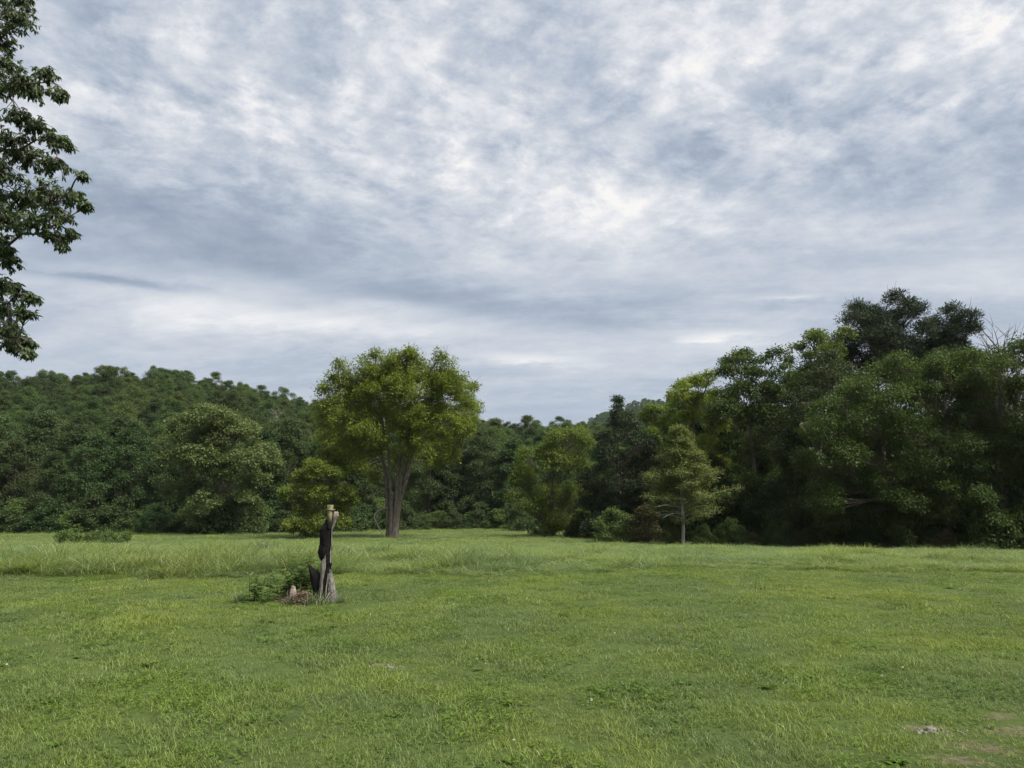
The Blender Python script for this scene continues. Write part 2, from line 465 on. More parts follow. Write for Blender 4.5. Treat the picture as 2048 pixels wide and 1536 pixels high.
def mown_edge(x):
    x = np.asarray(x, float)
    return np.interp(x, EDGE_X, EDGE_Y) + 0.16 * np.sin(x * 2.1) + 0.12 * np.sin(x * 5.3 + 1)


# worn spots in the lawn: x, y, half length, half width, angle
def lawn_pt(px, py):
    d = ray(px, py); t = -CAM_H / d[2]; return d[0] * t, d[1] * t


WORN = []
for px, py, a, b, th in ((768, 1328, .26, .10, -.35), (1850, 1463, .26, .10, -.30), (1960, 1500, .34, .16, -.5), (1995, 1440, .26, .10, .2),
                         (388, 1200, .38, .10, .0), (1356, 1250, .30, .14, .0), (2030, 1470, .3, .15, 0), (1560, 1168, .5, .12, 0), (1915, 1525, .3, .12, -.3)):
    wx, wy = lawn_pt(px, py); WORN.append((wx, wy, a, b, th))


def worn_mask(x, y, grow=1.0):
    m = np.zeros(np.shape(x))
    for wx, wy, a, b, th in WORN:
        dx, dy = x - wx, y - wy
        p = dx * math.cos(th) + dy * math.sin(th); q = -dx * math.sin(th) + dy * math.cos(th)
        m = np.maximum(m, np.exp(-((p / (a * grow)) ** 2 + (q / (b * grow)) ** 2)))
    return m


def ground_mat():
    m, nt, out = new_mat('ground_turf')
    g = nt.nodes.new('ShaderNodeNewGeometry'); P = g.outputs['Position']
    sp = nt.nodes.new('ShaderNodeSeparateXYZ'); nt.links.new(P, sp.inputs[0])
    X, Y = E(nt, sp.outputs[0]), E(nt, sp.outputs[1])
    big = noise(nt, P, 0.35, 4, 0.55); fine = noise(nt, P, 18, 6, 0.7)
    turf = ramp(nt, big * .5 + fine * .5, [(0.35, (0.030, 0.042, 0.014)), (0.55, (0.060, 0.085, 0.022)), (0.7, (0.085, 0.105, 0.032))])
    soil = ramp(nt, fine, [(0.35, (0.06, 0.05, 0.03)), (0.6, (0.125, 0.105, 0.068)), (0.75, (0.21, 0.18, 0.13))])
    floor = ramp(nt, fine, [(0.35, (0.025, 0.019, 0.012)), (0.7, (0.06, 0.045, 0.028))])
    w = None
    for wx, wy, a, b, th in WORN:
        dx, dy = X - wx, Y - wy
        p = (dx * math.cos(th) + dy * math.sin(th)) / a; q = (dy * math.cos(th) - dx * math.sin(th)) / b
        e = (-(p * p + q * q)).op('EXPONENT'); w = e if w is None else w.op('MAXIMUM', e)
    w = ((w - 0.5) * 2 + (fine - 0.5) * 3.0).clamp() * .8
    col = mixc(nt, w, turf, soil)
    a = nt.nodes.new('ShaderNodeAttribute'); a.attribute_name = 'wood'
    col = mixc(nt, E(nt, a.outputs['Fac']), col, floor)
    p = nt.nodes.new('ShaderNodeBsdfPrincipled'); nt.links.new(col, p.inputs['Base Color']); p.inputs['Roughness'].default_value = 0.95
    p.inputs['Specular IOR Level'].default_value = 0.1
    bp = nt.nodes.new('ShaderNodeBump'); bp.inputs['Strength'].default_value = 0.6; bp.inputs['Distance'].default_value = 0.03
    nt.links.new(fine.s, bp.inputs['Height']); nt.links.new(bp.outputs[0], p.inputs['Normal'])
    nt.links.new(p.outputs[0], out.inputs[0])
    return m


# the wood's edge: distance Y of the tree line as a function of x
TL_X = [-200, -60, -40, -22, -8, 2, 8, 14, 17, 22, 30, 60, 200]
TL_Y = [78, 76, 77, 80, 88, 90, 78, 56, 47, 43, 40, 34, 20]


def treeline(x): return np.interp(x, TL_X, TL_Y)


def axis(lo, hi, step, far):
    a = list(np.arange(lo, hi + step, step)); s = step
    while a[-1] < far: s *= 1.13; a.append(a[-1] + s)
    s = step
    while a[0] > -far: s *= 1.13; a.insert(0, a[0] - s)
    a[0], a[-1] = -far, far
    return np.array(a)


GX, GY = axis(-60, 60, 0.8, 1500), axis(-10, 130, 0.8, 1500)
gx, gy = np.meshgrid(GX, GY)
gv = np.stack([gx, gy, ground_z(gx, gy)], -1).reshape(-1, 3)
nx, ny = len(GX), len(GY)
ii = (np.arange(ny - 1)[:, None] * nx + np.arange(nx - 1)[None]).ravel()
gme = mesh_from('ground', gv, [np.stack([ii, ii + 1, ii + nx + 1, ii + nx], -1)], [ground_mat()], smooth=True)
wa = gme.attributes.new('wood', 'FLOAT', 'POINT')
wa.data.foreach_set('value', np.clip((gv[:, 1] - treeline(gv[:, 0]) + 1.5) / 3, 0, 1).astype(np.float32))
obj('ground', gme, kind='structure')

# ------------------------------------------------------------------ forest prototypes
FOREST = []
for k in range(7):
    H = [16, 17, 15, 18, 16, 14, 17][k]; W = [10.5, 9, 11, 9.5, 12, 9, 10][k]
    FOREST.append(build_tree(100 + k, H, W, base=.16, prof=['round', 'full', 'dome', 'round', 'full', 'round', 'dome'][k], lobes=21, clumps=21, nleaf=58,
                             L=.25, clump_r=.80, flat=.6, trunk_r=.26, lobe_r=.36, leaf='forest' if k % 3 else 'forest2', twigs=False, droop=.3))
EDGE = []
for k in range(5):
    H = [13, 14, 12, 15, 11][k]; W = [9, 8.5, 9.5, 9, 8][k]
    EDGE.append(build_tree(140 + k, H, W, base=.03, prof='full', lobes=26, clumps=22, nleaf=52, L=.24, clump_r=.72, flat=.55, trunk_r=.24,
                           lobe_r=.33, leaf='edge', twigs=False, droop=.3, low=.08))
SHRUB = []
for k in range(5):
    SHRUB.append(build_tree(170 + k, 2.4, 3.0, base=.0, prof='full', lobes=10, clumps=16, nleaf=36, L=.14, clump_r=.30, flat=.6, trunk_r=.04, lobe_r=.42,
                            leaf=['edge', 'weed', 'edge', 'spray', 'rust'][k], twigs=False, droop=.2, low=.02))


def dead_tree(seed, H, spread, n=26, bark=None, r=.14, up=1.6):
    rng = np.random.default_rng(seed); a = Acc()
    tz = np.linspace(0, H * .75, 7); tp = np.stack([rng.normal(size=7) * .12, rng.normal(size=7) * .12, tz], -1); tp[0, 2] = -.15
    a.tube(tp, np.linspace(r, r * .3, 7), 7); tw = Acc()
    for k in range(n):
        z0 = rng.uniform(.25, .75) * H; s = np.array([np.interp(z0, tz, tp[:, 0]), np.interp(z0, tz, tp[:, 1]), z0])
        d = nrm(np.append(rng.normal(size=2), up)); ln = rng.uniform(.25, .5) * H * (1.15 - z0 / H)
        e = s + d * ln * np.array([spread, spread, 1])
        b = bez(s, (s + e) / 2 + rng.normal(size=3) * .2, e, 6); a.tube(b, np.linspace(r * .42, .012, 6), 5)
        for j in range(7):
            s2 = b[rng.integers(2, 6)]; e2 = s2 + nrm(d + rng.normal(size=3) * .55) * rng.uniform(.6, 1.9)
            tw.tube(bez(s2, (s2 + e2) / 2 + rng.normal(size=3) * .1, e2, 4), [.022, .017, .012, .006], 3, cap=False)
    return a.mesh('trunk', [bark or DEADW], smooth=True), tw.mesh('twigs', [bark or DEADW])


# ------------------------------------------------------------------ wooded hillside, tree by tree
hr = np.random.default_rng(11)
cand = []
for iy, yy in enumerate(np.arange(60, 262, 5.6)):
    for xx in np.arange(-190, 110, 5.9):
        x = xx + (iy % 2) * 2.9 + hr.uniform(-2.0, 2.0); y = yy + hr.uniform(-2.2, 2.2)
        if y < treeline(x) + 7: continue
        if abs(math.atan2(x, y)) > rad(39) or math.hypot(x, y) > 255: continue
        cand.append((math.hypot(x, y), x, y, hr.integers(0, 7), hr.uniform(.44, .70) + (.14 if hr.random() < .15 else 0), hr.uniform(0, 6.28), hr.random()))
cand.sort()
sky_line = np.full(512, 9e9); shown, hidden = [], []


def px_of(x, y, z):
    dy, dz = y, z - CAM_H
    f = dy * math.cos(PITCH) + dz * math.sin(PITCH); u = -dy * math.sin(PITCH) + dz * math.cos(PITCH)
    return 1024 + FPX * x / f, 768 - FPX * u / f, f


HS = [16, 17, 15, 18, 16, 14, 17]
# what the nearer trees hide: rows of photograph covered in front (right-hand trees, tree line on the left)
front_px = [0, 200, 330, 420, 520, 640, 960, 1030, 1200, 1300, 1420, 1500, 1700, 2048]
front_py = [915, 905, 865, 830, 870, 960, 960, 960, 900, 850, 780, 720, 640, 640]
for d, x, y, k, s, rz, r in cand:
    H = HS[k] * s * (0.92 if d > 200 else 1); z = gz(x, y)
    cx, ty, f = px_of(x, y, z + H)
    hw = 4.6 * s / f * FPX
    if cx + hw < -30 or cx - hw > 2078: hidden.append((x, y, z, k, s, rz)); continue
    i0, i1 = int(np.clip((cx - hw * .8) / 4, 0, 511)), int(np.clip((cx + hw * .8) / 4, 1, 512))
    lim = np.minimum(sky_line[i0:i1], np.interp(np.arange(i0, i1) * 4, front_px, front_py)) if i1 > i0 else np.array([0.])
    vis = np.mean(np.clip(lim - ty, 0, 60)) if len(lim) else 0
    (shown if vis > 5 else hidden).append((x, y, z, k, s, rz) if vis <= 5 else (vis * hw, x, y, z, k, s, rz, r, d))
    if vis > 5: sky_line[i0:i1] = np.minimum(sky_line[i0:i1], ty + 5)
shown.sort(reverse=True)
for q in shown[270:]: hidden.append(q[1:7])
shown = shown[:270]
DEAD = [dead_tree(300 + k, 12, .9, 20) for k in range(2)]
ndead = 0
for vis, x, y, z, k, s, rz, r, d in shown:
    light = k % 3 == 0
    pxx = px_of(x, y, z)[0]
    where = ('on the crest of the wooded hill against the sky' if d > 205 and pxx < 640 else 'on the hillside above the bramble patch' if pxx < 330 else 'on the hillside above the broad pale green field tree' if pxx < 560 else
             'in the wood behind the big lone tree' if pxx < 960 else 'in the hollow above the yellow green tree' if pxx < 1230 else 'in the wood behind the dark cedar')
    plant_tree('forest_tree', ('lighter green tree ' if light else 'rounded dark green tree ') + where, 'tree', FOREST[k], x, y, rz, (s, s, s * (0.92 if d > 200 else 1)),
               ('lighter trees ' if light else 'dark trees ') + where)
for px, py, Y in ((168, 815, 150), (228, 830, 143), (548, 830, 150), (935, 900, 105), (60, 830, 148), (205, 800, 160)):
    q = spot_at(px, Y); top = at(px, py - 25, Y)[2]
    plant_tree('dead_tree', 'bare grey dead tree among the green crowns of the hillside wood', 'dead tree', DEAD[ndead % 2], q[0], q[1], ndead * 1.7,
               max(.6, (top - q[2]) / 12), 'dead trees of the wooded hillside', parts=('trunk', 'twigs')); ndead += 1

# ------------------------------------------------------------------ instanced stuff (geometry nodes)
def scatter(name, protos, pos, idx, rot, scl, **props):
    pc = bpy.data.collections.new(name + '_pieces')
    for i, m in enumerate(protos):
        po = bpy.data.objects.new('piece_%02d' % i, m); pc.objects.link(po)
    me = bpy.data.meshes.new(name); me.vertices.add(len(pos)); me.vertices.foreach_set('co', np.asarray(pos, np.float32).ravel())
    a = me.attributes.new('idx', 'INT', 'POINT'); a.data.foreach_set('value', np.asarray(idx, np.int32))
    a = me.attributes.new('rot', 'FLOAT_VECTOR', 'POINT'); a.data.foreach_set('vector', np.asarray(rot, np.float32).ravel())
    a = me.attributes.new('scl', 'FLOAT_VECTOR', 'POINT'); a.data.foreach_set('vector', np.asarray(scl, np.float32).ravel())
    ng = bpy.data.node_groups.new(name, 'GeometryNodeTree')
    ng.interface.new_socket('Geometry', in_out='INPUT', socket_type='NodeSocketGeometry')
    ng.interface.new_socket('Geometry', in_out='OUTPUT', socket_type='NodeSocketGeometry')
    gi = ng.nodes.new('NodeGroupInput'); go = ng.nodes.new('NodeGroupOutput')
    ci = ng.nodes.new('GeometryNodeCollectionInfo'); ci.inputs[0].default_value = pc
    ci.inputs['Separate Children'].default_value = True; ci.inputs['Reset Children'].default_value = True
    ip = ng.nodes.new('GeometryNodeInstanceOnPoints')
    ip.inputs['Pick Instance'].default_value = True

    def na(n, t):
        q = ng.nodes.new('GeometryNodeInputNamedAttribute'); q.data_type = t; q.inputs['Name'].default_value = n
        return q.outputs['Attribute']
    ng.links.new(gi.outputs[0], ip.inputs['Points']); ng.links.new(ci.outputs[0], ip.inputs['Instance'])
    ng.links.new(na('idx', 'INT'), ip.inputs['Instance Index'])
    e2r = ng.nodes.new('FunctionNodeEulerToRotation'); ng.links.new(na('rot', 'FLOAT_VECTOR'), e2r.inputs[0])
    ng.links.new(e2r.outputs[0], ip.inputs['Rotation']); ng.links.new(na('scl', 'FLOAT_VECTOR'), ip.inputs['Scale'])
    ng.links.new(ip.outputs[0], go.inputs[0])
    o = obj(name, me, **props); md = o.modifiers.new('scatter', 'NODES'); md.node_group = ng
    return o


def zrot(n, rng, tilt=0.0):
    return np.stack([rng.normal(size=n) * tilt, rng.normal(size=n) * tilt, rng.uniform(0, 6.28, n)], -1)


# deep wood behind the edge, and the wood on the far ridge
def joined(meshes):
    """trunk and crown of a prototype as one mesh for the far wood"""
    a = meshes[1]
    return a


hp = [(x, y, z, k, s) for x, y, z, k, s, rz in hidden]
for iy, yy in enumerate(np.arange(44, 110, 6.5)):                       # wood behind the right-hand edge
    for xx in np.arange(8, 90, 6.5):
        x, y = xx + hr.uniform(-2, 2), yy + hr.uniform(-2, 2)
        if y < treeline(x) + 9 or abs(math.atan2(x, y)) > rad(47): continue
        if x / y < .27: continue
        hp.append((x, y, gz(x, y), hr.integers(0, 7), hr.uniform(.45, .62)))
hp = np.array(hp)
scatter('deep_wood', [m[1] for m in FOREST], hp[:, :3], hp[:, 3], zrot(len(hp), hr), np.repeat(hp[:, 4:5], 3, 1), kind='stuff',
        label='dense dark wood behind the trees of the field edge', category='wood')
fx = []
for yy in np.arange(560, 800, 10):
    for xx in np.arange(-60, 420, 9.5):
        x, y = xx + hr.uniform(-4, 4), yy + hr.uniform(-4, 4)
        z = gz(x, y)
        if z > 22: fx.append((x, y, z - 2, hr.integers(0, 7), hr.uniform(.75, 1.1)))
fx = np.array(fx)
scatter('far_wood', [m[1] for m in FOREST], fx[:, :3], fx[:, 3], zrot(len(fx), hr), np.repeat(fx[:, 4:5], 3, 1), kind='stuff',
        label='far wooded ridge fading blue above the nearer trees', category='wood')

# ------------------------------------------------------------------ left field edge
lr_ = np.random.default_rng(21)
LEFT = [(-60, 76, 800, 1), (30, 77, 880, 0), (110, 75, 905, 1), (190, 77, 870, 2), (262, 79, 842, 3), (330, 78, 890, 4), (375, 82, 850, 0),
        (525, 84, 860, 1), (575, 86, 838, 3), (655, 88, 900, 2), (720, 90, 905, 4), (760, 86, 945, 0), (860, 90, 870, 1), (915, 92, 880, 2),
        (965, 91, 860, 3), (1030, 90, 880, 4), (75, 84, 830, 2), (150, 85, 850, 3), (480, 90, 835, 4), (235, 86, 835, 1)]
for i, (px, Y, top, k) in enumerate(LEFT):
    q = spot_at(px, Y); H = at(px, top, Y)[2] - q[2]
    s = H / [13, 14, 12, 15, 11][k]
    lab = ('dark leafy tree of the field edge behind the bramble patch' if px < 300 else 'dark leafy tree of the field edge close beside the broad pale green tree' if px < 540 else
           'dark leafy tree behind the small olive tree' if px < 740 else 'dark leafy tree in the shade behind the trunk of the lone big tree')
    plant_tree('edge_tree', lab, 'tree', EDGE[k], q[0], q[1], i * 1.3, (s * .95, s * .95, s), lab.replace('dark leafy tree', 'edge trees'))
for i in range(46):
    px = -40 + i * 24 + lr_.uniform(-8, 8); Y = float(treeline((px - 1024) / FPX * 82)) - lr_.uniform(2.5, 5)
    if 400 < px < 500: Y -= 6
    q = spot_at(px, Y); s = lr_.uniform(.7, 1.5)
    plant_tree('edge_shrub', ('dark shrub at the wood foot behind the bramble patch' if px < 340 else 'dark shrub at the foot of the broad pale green tree' if px < 560 else 'dark shrub at the wood foot behind the big lone tree' if px < 850 else
               'dark shrub at the wood foot in the hollow left of the yellow green tree'), 'shrub', SHRUB[[0, 2, 0, 1, 2][i % 5]], q[0], q[1], i * 2.1,
               (s, s, s * lr_.uniform(.6, 1.2)), 'far edge shrubs ' + str(['by the bramble', 'by the broad pale green tree', 'behind the big tree', 'in the hollow'][(px >= 340) + (px >= 560) + (px >= 850)]))

# pale-barked spreading tree (sycamore habit)
q = spot_at(440, 69); H = at(440, 806, 69)[2] - q[2]
ex = []
rs = np.random.default_rng(5)
for px, py, r in ((440, 845, 1.9), (400, 870, 1.9), (480, 865, 1.9), (375, 920, 1.7), (515, 905, 1.8), (430, 910, 2.0), (470, 930, 1.8), (520, 955, 1.4), (365, 975, 1.4),
                  (400, 985, 1.6), (440, 1000, 1.5), (470, 1030, 1.2), (420, 1035, 1.4), (395, 1020, 1.3), (500, 985, 1.0), (455, 860, 1.8), (530, 920, 1.4), (455, 1045, 1.1)):
    for j in range(2 if r > 1.3 else 1):
        c = at(px, py, 69) - q; ex.append((c[0] * .92 + rs.normal() * .3, rs.uniform(-2.9, 1.6), c[2] + rs.normal() * .2, r * .95))
plant_tree('sycamore_tree', 'broad pale green tree standing out from the field edge below the hill', 'tree',
           build_tree(201, H, 9, explicit=ex, clumps=30, nleaf=44, L=.26, clump_r=.55, trunk_r=.34, leaf='syc', bark=BARK_G, low=.30, limb_k=.42), q[0], q[1])
# small olive tree beside it
q = spot_at(640, 57); ex = []
for px, py, r in ((640, 940, 1.0), (610, 955, .95), (665, 950, .9), (590, 985, .8), (640, 985, 1.2), (690, 985, .8), (615, 1015, 1.0), (670, 1015, 1.0), (600, 1045, .8), (640, 1045, .9), (680, 1040, .7), (612, 1060, .6), (650, 925, .6), (700, 1000, .5)):
    for j in range(2):
        c = at(px, py, 57) - q; ex.append((c[0] + rs.normal() * .15, rs.uniform(-1.5, 1.5), max(c[2], .35), r * .9))
plant_tree('small_tree', 'small rounded olive green tree behind the charred stump', 'tree',
           build_tree(202, 6.2, 5.6, explicit=ex, clumps=20, nleaf=44, L=.17, clump_r=.36, trunk_r=.12, leaf='olive', low=.06), q[0], q[1])

# ------------------------------------------------------------------ the lone big tree
def lone_tree():
    rng = np.random.default_rng(77)
    Y = 60; q = spot_at(788, Y); wood = Acc(); leaves = Acc()
    lobes = []
    for px, py, r in ((820, 742, 1.15), (780, 744, 1.15), (742, 762, 1.15), (868, 757, 1.15), (903, 772, 1.0), (702, 778, 1.0), (800, 748, 1.35), (755, 752, 1.3), (845, 750, 1.35), (885, 758, 1.3), (715, 765, 1.25), (685, 785, 1.15), (668, 815, 1.0), (668, 850, .9), (915, 785, 1.25), (932, 808, 1.1), (765, 830, 1.5), (820, 880, 1.3), (785, 895, 1.1), (840, 835, 1.5), (735, 885, 1.2),
                      (930, 840, 1.0), (905, 855, 1.1), (870, 810, 1.6), (820, 790, 1.7), (770, 800, 1.6), (720, 810, 1.5), (700, 850, 1.2), (750, 860, 1.3), (850, 860, 1.4), (800, 850, 1.3),
                      (890, 890, .9), (680, 885, 1.0), (720, 905, 1.0), (665, 910, .75), (740, 935, .7), (860, 905, .8), (690, 930, .6), (780, 775, 1.5), (830, 830, 1.5), (795, 722, .6), (765, 722, .45), (835, 722, .5), (880, 730, .5), (945, 775, .5), (655, 780, .5), (700, 745, .5)):
        c = at(px, py, Y) - q
        w = math.sqrt(max(0.05, 1 - (c[0] / 6.9) ** 2)) * 4.2
        for sgn in (-1, 1):
            if r < .6 and sgn > 0: continue
            lobes.append((c[0] + rng.normal() * .2, sgn * rng.uniform(.3, .95) * w, c[2] + rng.normal() * .15 - (.3 if sgn > 0 else 0), r))
    # fused stems that fan out
    NS = 9; stems = []
    for k in range(NS):
        a = k * 2 * math.pi / NS + rng.uniform(-.2, .2); ca, sa = math.cos(a), math.sin(a)
        fan = rng.uniform(.75, 1.15)
        pts = [(ca * .30, sa * .30, -.2), (ca * .31, sa * .31, 1.0), (ca * .56 + .04, sa * .50, 2.8), (ca * .92 * fan + .10, sa * .8 * fan, 4.5), (ca * 1.32 * fan + .15, sa * 1.15 * fan, 6.2),
               (ca * 2.3 * fan + .2, sa * 2.0 * fan, 8.6), (ca * 3.5 * fan + .25, sa * 3.0 * fan, 11.0), (ca * 4.1 * fan + .3, sa * 3.5 * fan, 12.8)]
        pts = np.array(pts); pts[2:] += rng.normal(size=(6, 3)) * np.array([.06, .06, .1])
        t = np.linspace(0, 7, 22); pp = np.stack([np.interp(t, np.arange(8), pts[:, i]) for i in range(3)], -1)
        pp[1:-1] = (pp[:-2] + pp[1:-1] * 2 + pp[2:]) / 4
        rr = np.interp(t, np.arange(8), [.25, .19, .165, .145, .11, .08, .05, .025]) * rng.uniform(.75, 1.2)
        wood.tube(pp, rr, 9, jitter=.05, rng=rng); stems.append((pp, rr))
    wood.tube([(0, 0, -.2), (0, 0, .2), (.02, 0, 1), (.08, 0, 2.4), (.12, 0, 3.4)], [.56, .44, .36, .26, .1], 12, jitter=.08, rng=rng)
    # broken stubs on the stems
    for k in range(7):
        pp, rr = stems[rng.integers(0, NS)]; i = rng.integers(7, 12); s = pp[i]; d = nrm(rng.normal(size=3) * np.array([1, 1, .3]))
        wood.tube([s, s + d * .25, s + d * .45], [.09, .08, .06], 6)
    cl, cr, tn = [], [], []
    for i, l in enumerate(lobes):
        c = np.array(l[:3]); r = l[3]; best = min(stems, key=lambda st: np.min(np.linalg.norm(st[0][9:] - c, axis=1)))
        j = 9 + int(np.argmin(np.linalg.norm(best[0][9:] - c + np.array([0, 0, -1.2]), axis=1))); j = min(max(9, j - 2), len(best[0]) - 1)
        s = best[0][j]; limb = bez(s, (s + c) / 2 + np.array([0, 0, -.15]), c, 6)
        wood.tube(limb, np.linspace(max(best[1][j] * .65, .05), .03, 6), 5)
        n = int(15 * r * r) + 6; d = nrm(rdir(rng, n) + nrm(c - np.array([0, 0, 8.]))[None] * .5)
        p = c + d * r * rng.uniform(.35, 1.1, (n, 1)); cl.append(p); cr.append(rng.uniform(.32, .62, n)); tn.append(np.clip(rng.random() * .5 + rng.random(n) * .5, 0, 1))
        for k in range(n):
            s = limb[rng.integers(3, 6)]
            wood.tube(bez(s, (s + p[k]) / 2 + np.array([0, 0, -.06]), p[k], 4), [.028, .02, .014, .006], 3, cap=False)
        if c[2] > 11:
            for k in range(2):
                s = p[rng.integers(0, n)]; dd = nrm(s - np.array([0, 0, 8]) + rng.normal(size=3) * 1.2 + np.array([0, 0, 2])); e = s + dd * rng.uniform(.5, 1.1)
                wood.tube(bez(s, (s + e) / 2 + rng.normal(size=3) * .05, e, 4), [.018, .014, .01, .005], 3, cap=False)
    crown_leaves(leaves, rng, np.concatenate(cl), np.concatenate(cr), 60, .175, .8, .35, .5, tone=np.concatenate(tn))
    root = thing('lone_tree', 'big lone tree with many fused upright stems and a rounded yellow green crown', 'tree', q)
    obj('trunk', wood.mesh('trunk', [BARK_G], smooth=True), root)
    obj('crown', leaves.mesh('crown', [LM['ash']]), root)
    # arched dead limb at its foot
    a = Acc(); c0 = at(757, 1035, Y) - q
    a.tube(bez(np.array([-.30, -.42, 2.35]), np.array([c0[0] - .75, -.75, 2.1]), np.array([c0[0] + .1, -.85, 1.0]), 8), np.linspace(.06, .045, 8), 6)
    a.tube(bez(np.array([c0[0] + .1, -.85, 1.0]), np.array([c0[0] + .3, -.8, .5]), np.array([-.35, -.75, .02]), 7), np.linspace(.045, .03, 7), 6)
    for k in range(9):
        s = np.array([c0[0] + rng.uniform(-.2, .3), -.8, rng.uniform(.9, 2.1)]); e = s + rng.normal(size=3) * np.array([.35, .2, .35])
        a.tube(bez(s, (s + e) / 2 + rng.normal(size=3) * .08, e, 4), [.016, .013, .01, .005], 4)
    o = obj('dead_branch', a.mesh('dead_branch', [DEADW], smooth=True)); o.location = q
    o['label'] = 'arched bare dead branch drooping from the big lone tree trunk to the grass'; o['category'] = 'branch'


lone_tree()

# ------------------------------------------------------------------ middle and right
def lobed(px_list, Y, q, dy, mult=.92, copies=2, seed=1, zmin=.35):
    r_ = np.random.default_rng(seed); ex = []
    for px, py, r in px_list:
        for j in range(copies):
            c = at(px, py, Y) - q; ex.append((c[0] + r_.normal() * .15 * r, r_.uniform(-dy, dy), max(c[2] + r_.normal() * .1, zmin), r * mult))
    return ex


q = spot_at(1105, 62)
plant_tree('willow_tree', 'bright yellow green tree with soft drooping foliage beside the dark cedar', 'tree',
           build_tree(203, 8.6, 7, explicit=lobed(((1110, 880, 1.0), (1145, 875, 1.1), (1170, 890, 1.0), (1085, 905, .95), (1050, 915, .85), (1040, 960, .9), (1065, 950, 1.2), (1110, 925, 1.4), (1150, 930, 1.3), (1030, 990, .6),
                                                   (1090, 980, 1.2), (1130, 985, 1.3), (1170, 980, 1.1), (1080, 1020, 1.0), (1120, 1030, 1.1), (1160, 1035, 1.0), (1100, 1050, .8), (1145, 1055, .8), (1055, 1005, .7)), 62, q, 2.2, seed=3),
                      clumps=24, nleaf=42, L=.2, clump_r=.42, flat=.9, droop=.9, aspect=.36, trunk_r=.16, leaf='lime', low=.08, up=.4), q[0], q[1])
q = spot_at(1238, 57)
plant_tree('cedar_tree', 'tall dark cedar with a narrow crooked tip between paler trees', 'tree',
           build_tree(204, 11.4, 5.5, explicit=lobed(((1236, 803, .28), (1239, 815, .34), (1238, 828, .45), (1244, 842, .6), (1250, 838, .6), (1232, 850, .8), (1262, 858, .8), (1222, 880, 1.0), (1262, 890, 1.1), (1285, 885, .8), (1210, 915, 1.1), (1250, 925, 1.3), (1285, 925, 1.1),
                                                      (1195, 955, 1.2), (1235, 965, 1.4), (1280, 965, 1.2), (1190, 1000, 1.2), (1230, 1005, 1.4), (1275, 1005, 1.2), (1200, 1040, 1.1), (1250, 1045, 1.2), (1180, 1045, .9), (1290, 1040, 1.0)), 57, q, 1.8, seed=4, mult=1.05),
                      clumps=26, nleaf=42, L=.2, clump_r=.38, flat=.5, droop=.1, aspect=.3, trunk_r=.17, leaf='cedar', low=.1, trunk_top=.95, lean=(0, 0)), q[0], q[1])


def tier_tree():
    rng = np.random.default_rng(31); Y = 46; q = spot_at(1361, Y); wood = Acc(); leaves = Acc()
    H = at(1361, 850, Y)[2] - q[2]
    tz = np.linspace(-.15, H * .97, 14); tp = np.stack([.03 * np.sin(tz * 1.3), .03 * np.cos(tz * 1.1), tz], -1)
    tr = np.interp(tz / H, [0, .05, .5, 1], [.15, .10, .07, .012]); wood.tube(tp, tr, 10, jitter=.03, rng=rng)
    cl, cr, tn = [], [], []
    nb = 96
    for k in range(nb):
        f = k / nb; z0 = 1.4 + f ** .95 * (H - 1.6); a = k * 2.4 + rng.uniform(-.4, .4)
        ln = np.interp(z0 / H, [.18, .3, .45, .7, .9, 1], [2.2, 2.95, 2.5, 1.5, .6, .12]) * rng.uniform(.55, 1.15)
        if math.cos(a) > .8 and z0 < 3: ln *= 1.2
        d = np.array([math.cos(a), math.sin(a), 0]); s = np.array([0, 0, z0]); e = s + d * ln + np.array([0, 0, ln * rng.uniform(-.10, .42)])
        m = (s + e) / 2 + np.array([0, 0, .12 * ln])
        b = bez(s, m, e, 8); wood.tube(b, np.linspace(.021, .005, 8), 4)
        bare = z0 < 2.4 and rng.random() < .5 and math.cos(a) < .6
        for j in range(11):
            t = rng.uniform(.3, 1); p = b[int(t * 7)]; side = np.array([-d[1], d[0], 0]) * rng.uniform(-1, 1) * ln * .28 * (1.1 - t * .5)
            w = p + side + np.array([0, 0, rng.uniform(-.08, .08)])
            wood.tube(np.array([p, (p + w) / 2 + np.array([0, 0, .03]), w]), [.01, .008, .004], 3, cap=False)
            if not bare:
                cl.append(w + np.array([0, 0, rng.uniform(-.12, .1)])); cr.append(rng.uniform(.26, .50)); tn.append(rng.random())
    crown_leaves(leaves, rng, np.array(cl), np.array(cr), 40, .15, .55, .35, .36, tone=np.array(tn), up=1.0)
    plant_tree('young_tree', 'slender tree with pale straight trunk and tiered open branches at the right field edge', 'tree',
               (wood.mesh('trunk', [BARK_P], smooth=True), leaves.mesh('crown', [LM['tier']])), q[0], q[1])


tier_tree()
# big drooping trees of the right-hand edge
def fill(plist, seed):
    """more lobes between the given ones, and foliage down to the ground"""
    r_ = np.random.default_rng(seed + 5); out = list(plist); n = len(plist)
    for k in range(n):
        a, b = plist[r_.integers(0, n)], plist[r_.integers(0, n)]
        if abs(a[0] - b[0]) + abs(a[1] - b[1]) > 150: continue
        out.append(((a[0] + b[0]) / 2 + r_.normal() * 8, (a[1] + b[1]) / 2 + r_.normal() * 8, .8 * (a[2] + b[2]) / 2))
    xs = [p[0] for p in plist]
    for k in range(7): out.append((r_.uniform(min(xs), max(xs)), r_.uniform(1000, 1075), .8))
    return out


